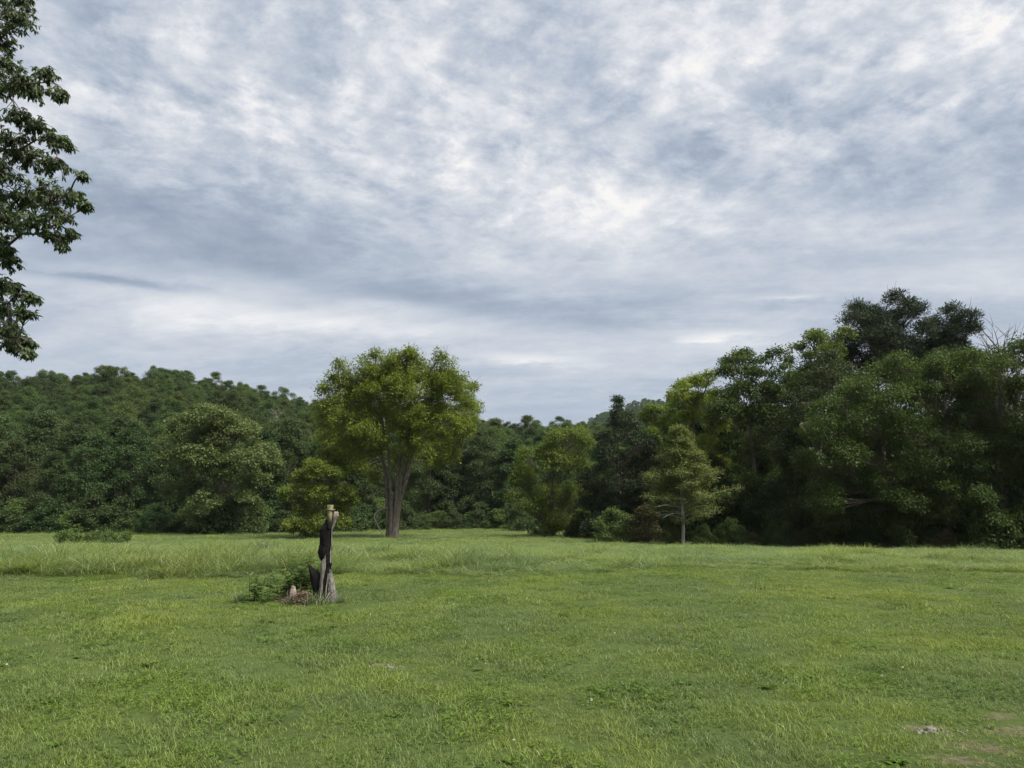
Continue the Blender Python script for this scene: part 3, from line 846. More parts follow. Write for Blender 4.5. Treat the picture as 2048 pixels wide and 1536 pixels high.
def spray_tree(seed, px, Y, plist, label, dy=2.2, leaf='spray', H=11.0, bark=None):
    q = spot_at(px, Y)
    plant_tree('spreading_tree', label, 'tree',
               build_tree(seed, H, 9, explicit=lobed(fill(plist, seed), Y, q, dy, seed=seed, mult=1.0), clumps=24, nleaf=46, L=.155, clump_r=.48, flat=.62, droop=.45, aspect=.45,
                          trunk_r=.24, leaf=leaf, low=.36, up=.8, bark=bark, limb_k=.32), q[0], q[1])


spray_tree(401, 1880, 41, ((1790, 735, .9), (1830, 745, 1.0), (1740, 770, .9), (1700, 790, .8), (1660, 820, .8), (1640, 860, .9), (1700, 850, 1.1), (1760, 820, 1.2), (1820, 800, 1.2), (1870, 790, 1.0), (1800, 870, 1.3), (1740, 900, 1.2), (1670, 910, 1.0),
                           (1630, 920, .7), (1860, 850, 1.2), (1880, 905, 1.2), (1820, 940, 1.2), (1760, 960, 1.2), (1700, 970, 1.0), (1660, 975, .8), (1850, 970, 1.0), (1800, 1010, .9), (1740, 1030, .8), (1860, 1010, .9)),
           'broad dark spreading tree with layered drooping sprays at the right field edge', H=10.5)
spray_tree(402, 2010, 39.5, ((1930, 715, .9), (1970, 725, 1.0), (2010, 720, 1.0), (1890, 740, .7), (2050, 730, 1.0), (1950, 770, 1.1), (2000, 780, 1.2), (2050, 790, 1.2), (1960, 830, 1.1), (2020, 850, 1.2), (2080, 850, 1.3), (2000, 900, 1.0), (2050, 910, 1.1), (2100, 930, 1.3),
                             (1960, 940, .8), (1990, 960, .7), (2060, 970, 1.0), (2110, 1010, 1.2), (2120, 780, 1.4), (2160, 880, 1.6)),
           'tall bright topped spreading tree with dark forked limbs at the far right edge', H=11, leaf='spray')
spray_tree(403, 1700, 46, ((1665, 720, .9), (1700, 740, 1.0), (1640, 760, 1.0), (1610, 800, 1.0), (1600, 850, 1.1), (1650, 860, 1.2), (1580, 900, 1.0), (1620, 930, 1.2), (1690, 900, 1.2), (1590, 970, 1.0), (1650, 990, 1.1), (1600, 1030, .9), (1700, 1030, 1.0), (1640, 1060, .8)),
           'dark rounded tree behind the broad spreading tree at the right', leaf='edge', H=10.5)
# airy crowns
for seed, px, Y, pl, lab, leaf in (
        (411, 1505, 51, ((1505, 712, .9), (1475, 725, .9), (1535, 722, .85), (1455, 745, .75), (1555, 745, .7), (1505, 755, 1.1), (1480, 790, 1.2), (1540, 790, 1.1), (1450, 830, 1.2), (1510, 840, 1.3), (1560, 840, 1.1), (1470, 890, 1.3), (1530, 900, 1.3), (1440, 930, 1.1),
                        (1490, 960, 1.2), (1550, 960, 1.2), (1450, 1000, 1.1), (1520, 1020, 1.1), (1570, 1030, .9), (1480, 1050, .9)), 'tall rounded walnut like tree with an airy domed top', 'airy2'),
        (412, 1640, 53, ((1640, 672, .7), (1610, 690, .75), (1665, 685, .8), (1600, 715, .6), (1640, 715, 1.0), (1680, 720, .9), (1620, 745, .9), (1660, 760, 1.0), (1600, 770, .8)), 'thin airy light green tree top left of the dark conifer', 'airy'),
        (413, 1390, 56, ((1385, 765, .8), (1410, 765, .9), (1360, 775, .7), (1350, 800, .8), (1390, 800, 1.1), (1425, 800, 1.0), (1375, 840, 1.2), (1420, 850, 1.2), (1400, 900, 1.2), (1430, 930, 1.1), (1380, 960, 1.0), (1410, 1000, 1.0)), 'sunlit yellow green tree above the slender tiered tree', 'ash'),
        (414, 1318, 66, ((1310, 825, .9), (1335, 822, .9), (1290, 840, .8), (1325, 850, 1.1), (1300, 875, 1.0), (1340, 880, 1.0), (1320, 920, 1.1), (1345, 945, 1.0)), 'pale yellow green tree top behind the dark cedar', 'lime')):
    q = spot_at(px, Y); H = at(px, pl[0][1] - 10, Y)[2] - q[2]
    plant_tree('leafy_tree', lab, 'tree', build_tree(seed, H, 7, explicit=lobed(pl, Y, q, 2.0, seed=seed), clumps=22, nleaf=38 if leaf != 'airy' else 30, L=.21, clump_r=.42, flat=.6, trunk_r=.2,
               leaf='spray' if leaf == 'airy2' else leaf, low=.3, droop=.4, aspect=.45), q[0], q[1])
for i, (px, Y, top, k) in enumerate(((1470, 62, 790, 0), (1540, 60, 765, 3), (1600, 59, 745, 1), (1670, 60, 735, 2), (1420, 64, 815, 4), (1730, 60, 745, 0), (1850, 58, 745, 3), (1960, 58, 735, 1))):
    q = spot_at(px, Y); sz = (at(px, top, Y)[2] - q[2]) / [13, 14, 12, 15, 11][k]
    plant_tree('edge_tree', 'dark leafy tree behind the tall airy trees of the right edge' if px < 1700 else 'dark leafy tree below the ragged conifers behind the spreading trees', 'tree', EDGE[k], q[0], q[1], i * 1.1, (sz * .9, sz * .9, sz),
               'dark trees behind the airy trees' if px < 1700 else 'dark trees below the conifers')
# dark conifers rising behind
for seed, px, Y, pl, lab in (
        (421, 1770, 54, ((1775, 605, .55), (1730, 615, .65), (1815, 610, .6), (1820, 635, .75), (1710, 640, .75), (1760, 630, .8), (1705, 680, .9), (1750, 670, 1.0), (1790, 665, .9), (1830, 670, .8), (1850, 695, .6), (1720, 715, 1.0), (1775, 720, 1.2), (1820, 725, 1.0), (1740, 650, .9), (1785, 640, .7), (1730, 690, 1.0), (1770, 690, 1.1), (1810, 695, 1.0), (1845, 720, .8), (1700, 705, .8), (1750, 740, 1.2), (1800, 755, 1.2), (1840, 750, 1.0)), 'tallest dark conifer with ragged split top above the right trees'),
        (422, 1900, 54, ((1898, 628, .45), (1880, 650, .6), (1915, 648, .65), (1930, 665, .6), (1895, 680, .8), (1870, 690, .6), (1925, 695, .8), (1890, 720, .9), (1930, 730, .9), (1905, 665, .6), (1880, 705, .7), (1910, 700, .8), (1900, 745, 1.0), (1940, 750, .9), (1865, 735, .8)), 'narrow dark conifer top beside the taller ragged conifer')):
    q = spot_at(px, Y); H = at(px, pl[0][1] - 12, Y)[2] - q[2]
    plant_tree('conifer_tree', lab, 'tree', build_tree(seed, H, 6, explicit=lobed(pl, Y, q, 1.3, seed=seed, mult=1.12), clumps=24, nleaf=56, L=.24, clump_r=.42, flat=.8, trunk_r=.22, leaf='pine', low=.45,
               droop=-.35, aspect=.22, trunk_top=.93, up=.3, bare_tips=2), q[0], q[1])
q = spot_at(2020, 56)
plant_tree('bare_tree', 'bare twiggy dead tree top at the far right behind leafy crowns', 'dead tree', dead_tree(431, 19.6, .75, 40, BARK, .16, 1.8), q[0], q[1], .4, parts=('trunk', 'twigs'))
# vine-draped trunk at the far right
q = spot_at(1975, 37.5)
plant_tree('vine_column', 'leafy vine column hanging to the ground at the far right edge', 'vine',
           build_tree(441, 4.2, 2, explicit=lobed(((1965, 985, .6), (1975, 1010, .6), (1985, 1035, .65), (1975, 1060, .7), (2000, 1075, .6), (1965, 1085, .5), (2015, 1090, .5)), 37.5, q, .5, seed=9, zmin=.2),
                      clumps=20, nleaf=40, L=.15, clump_r=.28, flat=.9, droop=.8, trunk_r=.08, leaf='spray', low=.1, up=.3), q[0], q[1])
# understory of the right edge
for i, (px, Y, k, s, sz) in enumerate([(1455, 52, 0, 1.5, 1.7), (1500, 50, 2, 1.6, 1.8), (1550, 49, 0, 1.5, 1.6), (1590, 47, 2, 1.5, 1.9), (1640, 46, 0, 1.6, 1.6), (1690, 45, 3, 1.5, 1.7), (1740, 44, 2, 1.4, 1.5), (1790, 43, 0, 1.5, 1.6),
                                       (1840, 42.5, 3, 1.4, 1.7), (1890, 42, 2, 1.4, 1.5), (1935, 41, 0, 1.3, 1.4), (2030, 39, 2, 1.4, 1.5), (2080, 39, 0, 1.6, 1.9), (2140, 38, 3, 1.6, 2.2), (1410, 54, 2, 1.5, 1.9), (1370, 56, 0, 1.4, 1.7), (1330, 56, 2, 1.3, 1.6),
                                       (1520, 54, 0, 1.8, 2.4), (1620, 51, 2, 1.9, 2.5), (1720, 49, 0, 1.9, 2.5), (1820, 47, 2, 1.8, 2.4), (1920, 45, 0, 1.8, 2.5), (2010, 43, 2, 1.8, 2.4), (1160, 60, 0, .9, .8), (1085, 66, 2, .9, .9), (1040, 80, 0, 1.2, 1.2)]):
    q = spot_at(px, Y)
    plant_tree('edge_shrub', 'dark understory shrub beneath the right-hand edge trees' if px > 1320 else 'dark low shrub beneath the yellow green tree', 'shrub', SHRUB[k], q[0], q[1], i * 1.9, (s, s, sz),
               'understory shrubs of the right edge' if px > 1320 else 'shrubs beneath the yellow green tree')
rw = np.random.default_rng(61)
for i in range(34):                                                       # weeds along the foot of the right edge
    px = 1440 + i * 19 + rw.uniform(-6, 6); Y = float(np.interp(px, [1440, 1700, 2048, 2100], [46.5, 42, 37.2, 36.6])) + rw.uniform(-.6, .6)
    q = spot_at(px, Y); s = rw.uniform(.3, .55)
    plant_tree('edge_weed', 'low dark weed bush along the foot of the right-hand trees', 'weed', SHRUB[[3, 1, 2, 4, 0][i % 5]], q[0], q[1], i * 2.3, (s, s, s * rw.uniform(.6, 1.3)), 'weeds along the right edge')
for px, Y, k, s, lab, leaf in ((1225, 50, 1, (1.15, 1.0, .95), 'light green spreading shrub at the foot of the cedar', 1), (1290, 49.5, 4, (1.2, 1.0, 1.0), 'brownish red shrub beside the light green shrub', 4),
                               (1400, 46.5, 3, (.75, .6, .5), 'grey green weed clump at the foot of the slender tiered tree', 3), (1340, 46.8, 3, (.55, .5, .45), 'small weed tuft left of the slender tiered trunk', 3)):
    q = spot_at(px, Y); plant_tree('field_shrub', lab, 'shrub', SHRUB[k], q[0], q[1], .8, s)
q = spot_at(195, 47)
plant_tree('bramble_patch', 'low bramble hedge patch in the meadow before the wooded hill', 'shrub',
           build_tree(451, 1.0, 4, explicit=[(x, np.random.default_rng(int(x * 10 + 99)).uniform(-.4, .4), .38 + .12 * math.sin(x * 3) + (.1 if x > .9 else 0), .40) for x in np.arange(-2.0, 2.0, .3)],
                      clumps=14, nleaf=34, L=.11, clump_r=.2, flat=.7, trunk_r=.03, leaf='weed', low=.1, twigs=False, trunk_top=.6), q[0], q[1], scale=(1, 1, 1.05))

# ------------------------------------------------------------------ foreground tree at the left
def left_tree():
    rng = np.random.default_rng(91); Y0 = 12.0
    tx, ty = -13.6, 13.0; q = np.array([tx, ty, gz(tx, ty)]); wood = Acc(); leaves = Acc()
    H = 14.0; tz = np.linspace(-.2, 12.5, 12); tp = np.stack([.12 * np.sin(tz * .5), .1 * np.cos(tz * .6), tz], -1)
    tr = np.interp(tz, [-.2, .3, 1, 12.5], [.55, .40, .33, .06]); wood.tube(tp, tr, 12, jitter=.04, rng=rng)
    lob = []
    for px, py, r in ((25, 35, .36), (-20, 70, .5), (5, 130, .36), (-40, 160, .5), (45, 165, .30), (90, 150, .24), (70, 185, .26), (118, 188, .16), (15, 175, .34), (35, 0, .3), (-30, -20, .5),
                      (30, 235, .26), (70, 255, .30), (20, 285, .42), (105, 280, .26), (135, 292, .14), (60, 320, .40), (110, 335, .30), (0, 350, .4), (165, 352, .13), (40, 395, .50), (100, 390, .42), (150, 395, .24), (172, 412, .14),
                      (15, 440, .42), (75, 445, .36), (120, 435, .26), (110, 475, .20), (145, 470, .14), (125, 495, .10), (-20, 480, .4), (12, 500, .16), (18, 525, .22), (-15, 570, .35), (25, 580, .26), (62, 600, .17), (10, 620, .34), (48, 625, .18),
                      (-10, 660, .36), (20, 665, .26), (48, 690, .20), (55, 708, .14), (25, 695, .18), (-40, 400, .6), (-50, 300, .6), (-60, 560, .5), (-60, 680, .4)):
        Y = Y0 + rng.uniform(-.5, .9); c = at(px, py, Y) - q; lob.append((*c, r, 1))
    for k in range(46):                                                       # the rest of the crown, outside the frame
        a = rng.uniform(0, 6.28); t = rng.random(); z = 3.6 + t * 10; R = 4.6 * math.sin(math.pi * min(max((z - 2.2) / 12.4, .08), .97)) * rng.uniform(.45, 1)
        c = np.array([math.cos(a) * R, math.sin(a) * R, z]); w = c + q
        if w[0] / max(w[1], .1) > -.70: continue
        lob.append((*c, rng.uniform(.7, 1.0), .26))
    B, D, N, LL = [], [], [], []
    boughs = []
    for px, py in ((70, 25), (90, 165), (95, 280), (140, 385), (100, 455), (35, 590), (30, 680), (-80, 120), (-90, 420), (-90, 620)):
        e = at(px, py, Y0 + rng.uniform(-.3, .7)) - q; za = min(max(e[2] - 2.4, 2.4), 11.5)
        st = np.array([np.interp(za, tz, tp[:, 0]), np.interp(za, tz, tp[:, 1]), za]); mid = st * .45 + e * .55 + np.array([rng.normal() * .3, rng.normal() * .5, .9])
        bb = bez(st, mid, e, 16); bb[3:-1] += rng.normal(size=(12, 3)) * .04; wood.tube(bb, np.linspace(.075, .012, 16), 6); boughs.append(bb[5:])
    for k in range(9):
        a = rng.uniform(0, 6.28); za = 3 + k * .95; e = np.array([math.cos(a) * 3.6, math.sin(a) * 3.6, za + 1.8])
        if (e + q)[0] / (e + q)[1] > -.72: continue
        bb = bez(np.array([0, 0, za]), e * .5 + np.array([0, 0, za * .5 + .5]), e, 12); wood.tube(bb, np.linspace(.08, .012, 12), 6); boughs.append(bb[4:])
    bpts = np.concatenate(boughs)
    for cx, cy, cz, r, dens in lob:
        c = np.array([cx, cy, cz]); dd = np.linalg.norm(bpts - c - np.array([-.25, 0, .1]), axis=1); s = bpts[int(np.argmin(dd))]
        limb = bez(s, (s + c) / 2 + np.array([0, 0, .12]) + rng.normal(size=3) * .08, c, 9); wood.tube(limb, np.linspace(.018, .006, 9), 4)
        n = int((24 + 260 * r * r) * dens) + 3
        d = nrm(rdir(rng, n) * np.array([1, 1, .8]) + np.array([.15, 0, .05])); tips = c + d * r * rng.uniform(.25, 1.0, (n, 1)) * np.array([1.1, 1, .75])
        for k in range(n):
            s = limb[rng.integers(5, 9)]; e = tips[k]
            wood.tube(bez(s, (s + e) / 2 + np.array([0, 0, .05]), e, 3), [.009, .006, .003], 3, cap=False)
            m = rng.integers(8, 13); ax = nrm(e - s + np.array([0, 0, -.12])); az = rng.uniform(0, 6.28, m)
            u = nrm(np.cross(ax, [0.1, .2, 1])); w = np.cross(ax, u)
            ld = nrm(ax * rng.uniform(.1, .9, (m, 1)) + np.cos(az)[:, None] * u + np.sin(az)[:, None] * w + np.array([0, 0, -.95]))
            B.append(e - ax * rng.uniform(0, .09, (m, 1))); D.append(ld); N.append(nrm(np.array([0, 0, 1.]) + rng.normal(size=(m, 3)) * .4)); LL.append(rng.uniform(.06, .115, m))
    B, D, N, LL = map(np.concatenate, (B, D, N, LL))
    v, f = leaf_geo(B, D, N, LL, LL * .31, fold=.12, kind='long')
    leaves.add(v, f, r=np.repeat(np.clip(rng.beta(2, 3, len(B)), 0, 1), 6))
    root = thing('hickory_tree', 'overhanging glossy dark leafed tree with drooping leaf clusters against the sky', 'tree', q)
    obj('trunk', wood.mesh('trunk', [BARK], smooth=True), root); obj('crown', leaves.mesh('crown', [LM['oak']]), root)


left_tree()

# ------------------------------------------------------------------ charred stump
def wood_mat(name, stops, scale=30, stretch=.06, bump=.5, speck=None, burn=None):
    m, nt, out = new_mat(name)
    tc = nt.nodes.new('ShaderNodeTexCoord'); sp = nt.nodes.new('ShaderNodeSeparateXYZ'); nt.links.new(tc.outputs['Object'], sp.inputs[0])
    v = comb(nt, E(nt, sp.outputs[0]), E(nt, sp.outputs[1]), E(nt, sp.outputs[2]) * stretch)
    n = noise(nt, v, scale, 7, .68, .4); b = noise(nt, tc.outputs['Object'], 9, 4, .6)
    f = n * .65 + b * .35
    col = ramp(nt, f, stops)
    if burn:                                              # charred below this height, ragged edge
        col = mixc(nt, ((E(nt, sp.outputs[2]) * -1.0 + burn) * 14 + (n - .5) * 5 + (b - .5) * 4).clamp(), col, (.008, .007, .006))
    if speck: col = mixc(nt, ((b - .58) * 9).clamp(), col, speck)
    p = nt.nodes.new('ShaderNodeBsdfPrincipled'); nt.links.new(col, p.inputs['Base Color']); p.inputs['Roughness'].default_value = .88
    p.inputs['Specular IOR Level'].default_value = .2
    bp = nt.nodes.new('ShaderNodeBump'); bp.inputs['Strength'].default_value = bump; bp.inputs['Distance'].default_value = .012
    nt.links.new(f.s, bp.inputs['Height']); nt.links.new(bp.outputs[0], p.inputs['Normal']); nt.links.new(p.outputs[0], out.inputs[0])
    return m


CHAR = wood_mat('charred_wood', [(.3, (.004, .004, .004)), (.6, (.008, .0075, .007)), (.8, (.022, .02, .018))], 24, .25)
WEATH = wood_mat('weathered_wood', [(.38, (.02, .018, .015)), (.50, (.12, .11, .095)), (.66, (.27, .255, .22))], 40, .07, 1.0)
FIBRE = wood_mat('fibrous_bark', [(.36, (.025, .023, .02)), (.5, (.14, .13, .115)), (.66, (.32, .305, .275))], 52, .10, 1.0)
LICHEN = wood_mat('lichen_wood', [(.36, (.045, .04, .02)), (.5, (.15, .14, .07)), (.68, (.29, .285, .19))], 30, .12, .8, speck=(.30, .24, .07), burn=1.27)
PALEW = wood_mat('pale_broken_wood', [(.34, (.07, .055, .045)), (.5, (.21, .175, .15)), (.68, (.36, .32, .28))], 28, .25, 1.0, speck=(.12, .075, .055))
CHARP = wood_mat('char_with_ash', [(.34, (.004, .004, .004)), (.58, (.014, .012, .011)), (.72, (.09, .08, .07))], 30, .2, .9)


def charred_stump():
    rng = np.random.default_rng(13)
    bx, by = lawn_pt(654, 1204); S = .00149
    Q = np.array([bx, by, gz(bx, by)])
    X = lambda zx: (zx - 1240) * S
    Z = lambda zy: (1200 - zy) * S
    root = thing('charred_stump', 'tall charred hollow tree stump with grey flared base and lichen timber on top', 'stump', Q)

    def loft(rows, y0=0.0, depth=.8, nseg=26, nrow=46, rough=.05, seed=0, jag=0.0, dmin=.02):
        """rows: (photo row, left, right[, depth factor]) -> closed, lumpy column"""
        r_ = np.random.default_rng(seed); rows = sorted(rows, key=lambda k: -k[0])
        zy = np.array([k[0] for k in rows], float); l = np.array([k[1] for k in rows], float); r = np.array([k[2] for k in rows], float)
        yo = np.array([k[3] if len(k) > 3 else 0 for k in rows], float)
        t = np.linspace(zy[0], zy[-1], nrow)
        L = np.interp(-t, -zy, l); R = np.interp(-t, -zy, r); YO = np.interp(-t, -zy, yo)
        cx = X((L + R) / 2); hw = (R - L) / 2 * S; z = Z(t); th = np.arange(nseg) * 2 * np.pi / nseg
        rid = r_.normal(size=nseg) * rough                                   # long grain ridges
        var = np.zeros((nrow, nseg)); cur = r_.normal(size=nseg) * rough * .6
        for i in range(nrow):
            cur = cur * .8 + r_.normal(size=nseg) * rough * .5; var[i] = cur
        k = 1 + rid[None] + var
        xx = cx[:, None] + hw[:, None] * np.cos(th) * k; dp = np.maximum(hw * depth, dmin)
        yy = y0 + YO[:, None] + dp[:, None] * np.sin(th) * k; zz = np.repeat(z[:, None], nseg, 1)
        if jag: zz[-1] += r_.uniform(-.2, 1, nseg) * jag; zz[-2] += r_.uniform(-.1, .5, nseg) * jag
        v = np.stack([xx, yy, zz], -1).reshape(-1, 3); i = np.arange(nrow - 1)[:, None] * nseg; c = np.arange(nseg)[None]
        f = np.stack([i + c, i + (c + 1) % nseg, i + nseg + (c + 1) % nseg, i + nseg + c], -1).reshape(-1, 4)
        a = Acc(); top = np.array([[cx[-1], y0 + YO[-1], z[-1] - (.03 if jag else 0)]]); bot = np.array([[cx[0], y0 + YO[0], z[0]]])
        n0 = nrow * nseg; kk = np.arange(nseg)
        tr = np.concatenate([np.stack([(nrow - 1) * nseg + kk, (nrow - 1) * nseg + (kk + 1) % nseg, np.full(nseg, n0)], -1),
                             np.stack([(kk + 1) % nseg, kk, np.full(nseg, n0 + 1)], -1)])
        a.add(np.vstack([v, top, bot]), f, tr); return a

    def part(name, a, mat, **pr):
        return obj(name, a.mesh(name, [mat], smooth=False), root, **pr)
    part('charred_core', loft([(1215, 1160, 1270), (1050, 1148, 1262), (930, 1165, 1268), (880, 1180, 1272), (840, 1188, 1268), (800, 1178, 1276), (775, 1160, 1268), (740, 1138, 1265), (690, 1122, 1264), (650, 1130, 1266), (610, 1144, 1268),
                               (540, 1148, 1270), (525, 1138, 1270), (450, 1140, 1270), (420, 1160, 1270), (390, 1185, 1269), (340, 1196, 1262)], 0, .75, rough=.085, seed=1, nrow=90), CHAR, label='charred black face of the hollow trunk')
    part('bark_strip', loft([(1215, 1160, 1205, -.065), (1100, 1162, 1200, -.062), (980, 1168, 1204, -.058), (860, 1170, 1222, -.055), (790, 1172, 1224, -.055), (740, 1196, 1232, -.055), (690, 1216, 1240, -.05), (650, 1228, 1238, -.045)], 0, .75, 14, 40, .10, 2), WEATH)
    part('bark_strip', loft([(800, 1255, 1276, -.02), (700, 1250, 1274, -.02), (620, 1262, 1274, -.015), (500, 1264, 1273, -.012), (420, 1262, 1272, -.01)], 0, 1.5, 12, 34, .12, 3), WEATH)
    part('root_flare', loft([(1235, 1216, 1385, .0), (1190, 1224, 1362, .0), (1120, 1229, 1340, .0), (1040, 1236, 1318, .0), (970, 1240, 1300, .0), (910, 1248, 1284, .0), (885, 1258, 1278, 0)], -.01, .95, 34, 46, .11, 4, jag=.05), FIBRE, label='grey fibrous flared base')
    part('root_flare', loft([(1230, 1175, 1245, -.06), (1190, 1188, 1240, -.05), (1150, 1200, 1234, -.04), (1110, 1208, 1228, -.035)], 0, .9, 16, 20, .12, 5, jag=.04), FIBRE)
    part('bark_strip', loft([(1190, 1224, 1246, -.085), (1080, 1228, 1246, -.075), (980, 1236, 1252, -.06), (905, 1244, 1258, -.045)], 0, 1.1, 10, 24, .14, 8), WEATH)
    # charred shard standing at the left
    a = Acc(); out = np.array([(1014, 808), (1040, 822), (1070, 852), (1100, 862), (1128, 892), (1152, 905), (1185, 930), (1185, 1210), (1108, 1210), (1092, 1130), (1076, 1060), (1056, 980), (1040, 900), (1026, 850)], float)
    n = len(out); fr = np.stack([X(out[:, 0]), np.full(n, .0) + (out[:, 0] - 1100) * -.0002, Z(out[:, 1])], -1) + rng.normal(size=(n, 3)) * .004
    bk = fr + np.array([.012, .07, -.02]) + rng.normal(size=(n, 3)) * .006; mid = (fr + bk) / 2 * 1.0; mid[:, 1] -= 0
    ce = np.vstack([fr.mean(0) + [0, -.025, 0], bk.mean(0) + [0, .02, 0]]); k = np.arange(n); k2 = (k + 1) % n
    a.add(np.vstack([fr, bk, ce]), np.stack([k, k + n, k2 + n, k2], -1), np.concatenate([np.stack([k, k2, np.full(n, 2 * n)], -1), np.stack([k2 + n, k + n, np.full(n, 2 * n + 1)], -1)]))
    part('charred_shard', a, CHARP, label='jagged charred shard')
    # timber on top with its thin cross piece
    def box(x0, x1, z0, z1, y0, y1, sk=.002, seed=0):
        r_ = np.random.default_rng(seed); v = np.array([(x, y, z) for z in (z0, (z0 + z1) / 2, z1) for x, y in ((x0, y0), (x1, y0), (x1, y1), (x0, y1))]) + r_.normal(size=(12, 3)) * sk
        f = [(0, 3, 2, 1), (8, 9, 10, 11)] + [(i + o, (i + 1) % 4 + o, (i + 1) % 4 + o + 4, i + o + 4) for o in (0, 4) for i in range(4)]
        a = Acc(); a.add(v, np.array(f)); return a
    part('timber_post', box(X(1220), X(1266), Z(430), Z(188), -.052, .03, .003, 1), LICHEN, label='lichen covered timber post')
    part('cross_piece', box(X(1194), X(1292), Z(246), Z(237), -.060, .02, .0025, 2), LICHEN)
    part('char_cap', loft([(440, 1206, 1272, -.012), (400, 1208, 1270, -.014), (372, 1214, 1268, -.012), (360, 1222, 1262, -.008)], -.01, 1.25, 16, 12, .05, 9, jag=.03), CHAR)
    part('broken_knob', loft([(450, 1262, 1274), (400, 1264, 1292), (350, 1264, 1308), (300, 1266, 1330), (278, 1272, 1330), (264, 1284, 1320)], .0, .8, 18, 22, .10, 6, jag=.012), PALEW, label='pale broken wood knob')
    part('root_fragment', loft([(1230, 850, 950, -.04), (1160, 852, 938, -.03), (1100, 852, 925, -.02), (1060, 856, 908, 0), (1040, 866, 896, .01)], -.03, .8, 18, 22, .16, 7, jag=.03), PALEW, label='pinkish grey rotten root fragment left of the stump')
    # a nail-like spur on the right edge
    part('bark_spur', loft([(840, 1258, 1272), (815, 1256, 1282), (790, 1262, 1276)], -.01, .9, 10, 8, .1, 10), CHAR)
    # litter and twigs heaped at the foot
    tw = Acc(); lf = Acc()
    for k in range(120):
        x = X(rng.uniform(800, 1120)); y = rng.uniform(-.28, .12); z = rng.uniform(.0, .14) * (1 - abs(x - X(980)) / .4); d = nrm(rng.normal(size=3) * np.array([1, 1, .5])); l = rng.uniform(.08, .28)
        s = np.array([x, y, max(z, .01)]); e = s + d * l; e[2] = abs(e[2])
        tw.tube(bez(s, (s + e) / 2 + rng.normal(size=3) * .02, e, 4), np.array([1, .9, .7, .4]) * rng.uniform(.003, .007), 4)
    pile = thing('brush_pile', 'heap of dry brown twigs and leaf litter left of the charred stump', 'brush pile', Q + np.array([0, -.02, 0]))
    obj('twig_heap', tw.mesh('twigs', [TWIG]), pile, kind='stuff')
    n = 900; px_ = np.stack([X(rng.normal(995, 75, n)), rng.normal(-.08, .11, n), np.zeros(n)], -1)
    hgt = .17 * np.exp(-((px_[:, 0] - X(1000)) / .17) ** 2 - ((px_[:, 1] + .06) / .17) ** 2); px_[:, 2] = hgt * rng.random(n) ** .4 + .01
    v, f = leaf_geo(px_, nrm(rng.normal(size=(n, 3)) * [1, 1, .5]), nrm(rng.normal(size=(n, 3)) * .6 + [0, 0, 1]), rng.uniform(.03, .075, n), rng.uniform(.012, .035, n))
    lf.add(v, f, r=np.repeat(rng.random(n), 4)); obj('leaf_litter', lf.mesh('litter', [LM['litter']]), pile, kind='stuff')
    # leafy weeds and grass clumps round the stump
    def weed(seed, h, nst, spread, nl, ll, droop=.5):
        r_ = np.random.default_rng(seed); st = Acc(); lv = Acc()
        for s in range(nst):
            b0 = np.append(r_.normal(size=2) * spread * .35, 0); tipd = np.append(r_.normal(size=2) * spread, 1); e = b0 + tipd * h * r_.uniform(.6, 1)
            path = bez(b0, b0 + np.array([0, 0, h * .55]), e, 8); st.tube(path, np.linspace(.006, .002, 8), 4)
            m = int(nl); t = r_.uniform(.15, 1, m); B = np.stack([np.interp(t, np.linspace(0, 1, 8), path[:, i]) for i in range(3)], -1)
            a = np.arange(m) * 2.4; D = nrm(np.stack([np.cos(a), np.sin(a), r_.uniform(-.1, .7, m)], -1)); l = ll * r_.uniform(.5, 1.15, m) * (1.15 - .5 * t)
            v, f = leaf_geo(B, D, nrm(r_.normal(size=(m, 3)) * .3 + [0, 0, 1]), l, l * .24, fold=.2, kind='long'); lv.add(v, f, r=np.repeat(r_.random(m), 6))
        return st.mesh('stems', [LM['weed']]), lv.mesh('leaves', [LM['weed']])
    for zx, yo, sd, h, n_, sp, nl, ll, lab in ((470, .05, 1, .46, 7, .25, 34, .13, 'leafy weed standing alone left of the stump beside a dark grass tuft'), (770, .15, 2, .48, 8, .25, 34, .14, 'leafy weed behind the twig heap beside the stump'),
                                               (860, .28, 3, .74, 10, .25, 40, .15, 'tallest bushy weed behind the stump with arching tips'), (980, .36, 4, .66, 9, .25, 38, .14, 'bushy weed behind the charred shard'),
                                               (690, .03, 5, .34, 8, .4, 28, .13, 'low spreading weed left of the pinkish root fragment')):
        w = Q + np.array([X(zx), yo, 0]); w[2] = gz(w[0], w[1])
        plant_tree('leafy_weed', lab, 'weed', weed(sd + 500, h, n_, sp, nl, ll), w[0], w[1], sd, parts=('stems', 'leaves'))
    return Q, X


STUMP_Q, STUMP_X = charred_stump()

# ------------------------------------------------------------------ grass
def grass_mat(name, lush, yellow, blue, straw, scale=.55, tr=.4, straw_amt=.03, spec=.25):
    m, nt, out = new_mat(name)
    g = nt.nodes.new('ShaderNodeNewGeometry'); P = g.outputs['Position']
    a = noise(nt, P, scale, 3, .55, .4); b = noise(nt, P, scale * .45, 3, .5, .2); c = noise(nt, P, scale * 2.6, 4, .6); r = attr(nt)
    col = mixc(nt, ((a - .5) * 4.5 + .5).clamp(), blue, lush)
    col = mixc(nt, ((b - .52) * 6 + (c - .5) * 2).clamp() * .6, col, yellow)
    dry = ((c - .60) * 7).clamp() * .5
    col = mixc(nt, (dry + (r - (1 - straw_amt)) * 40).clamp(), col, straw)
    hs = nt.nodes.new('ShaderNodeHueSaturation'); nt.links.new(col, hs.inputs['Color'])
    nt.links.new((r * .9 + .55).s, hs.inputs['Value'])
    leafy(nt, out, hs.outputs[0], tr, (1.2, 1.15, .7), .6, spec)
    return m


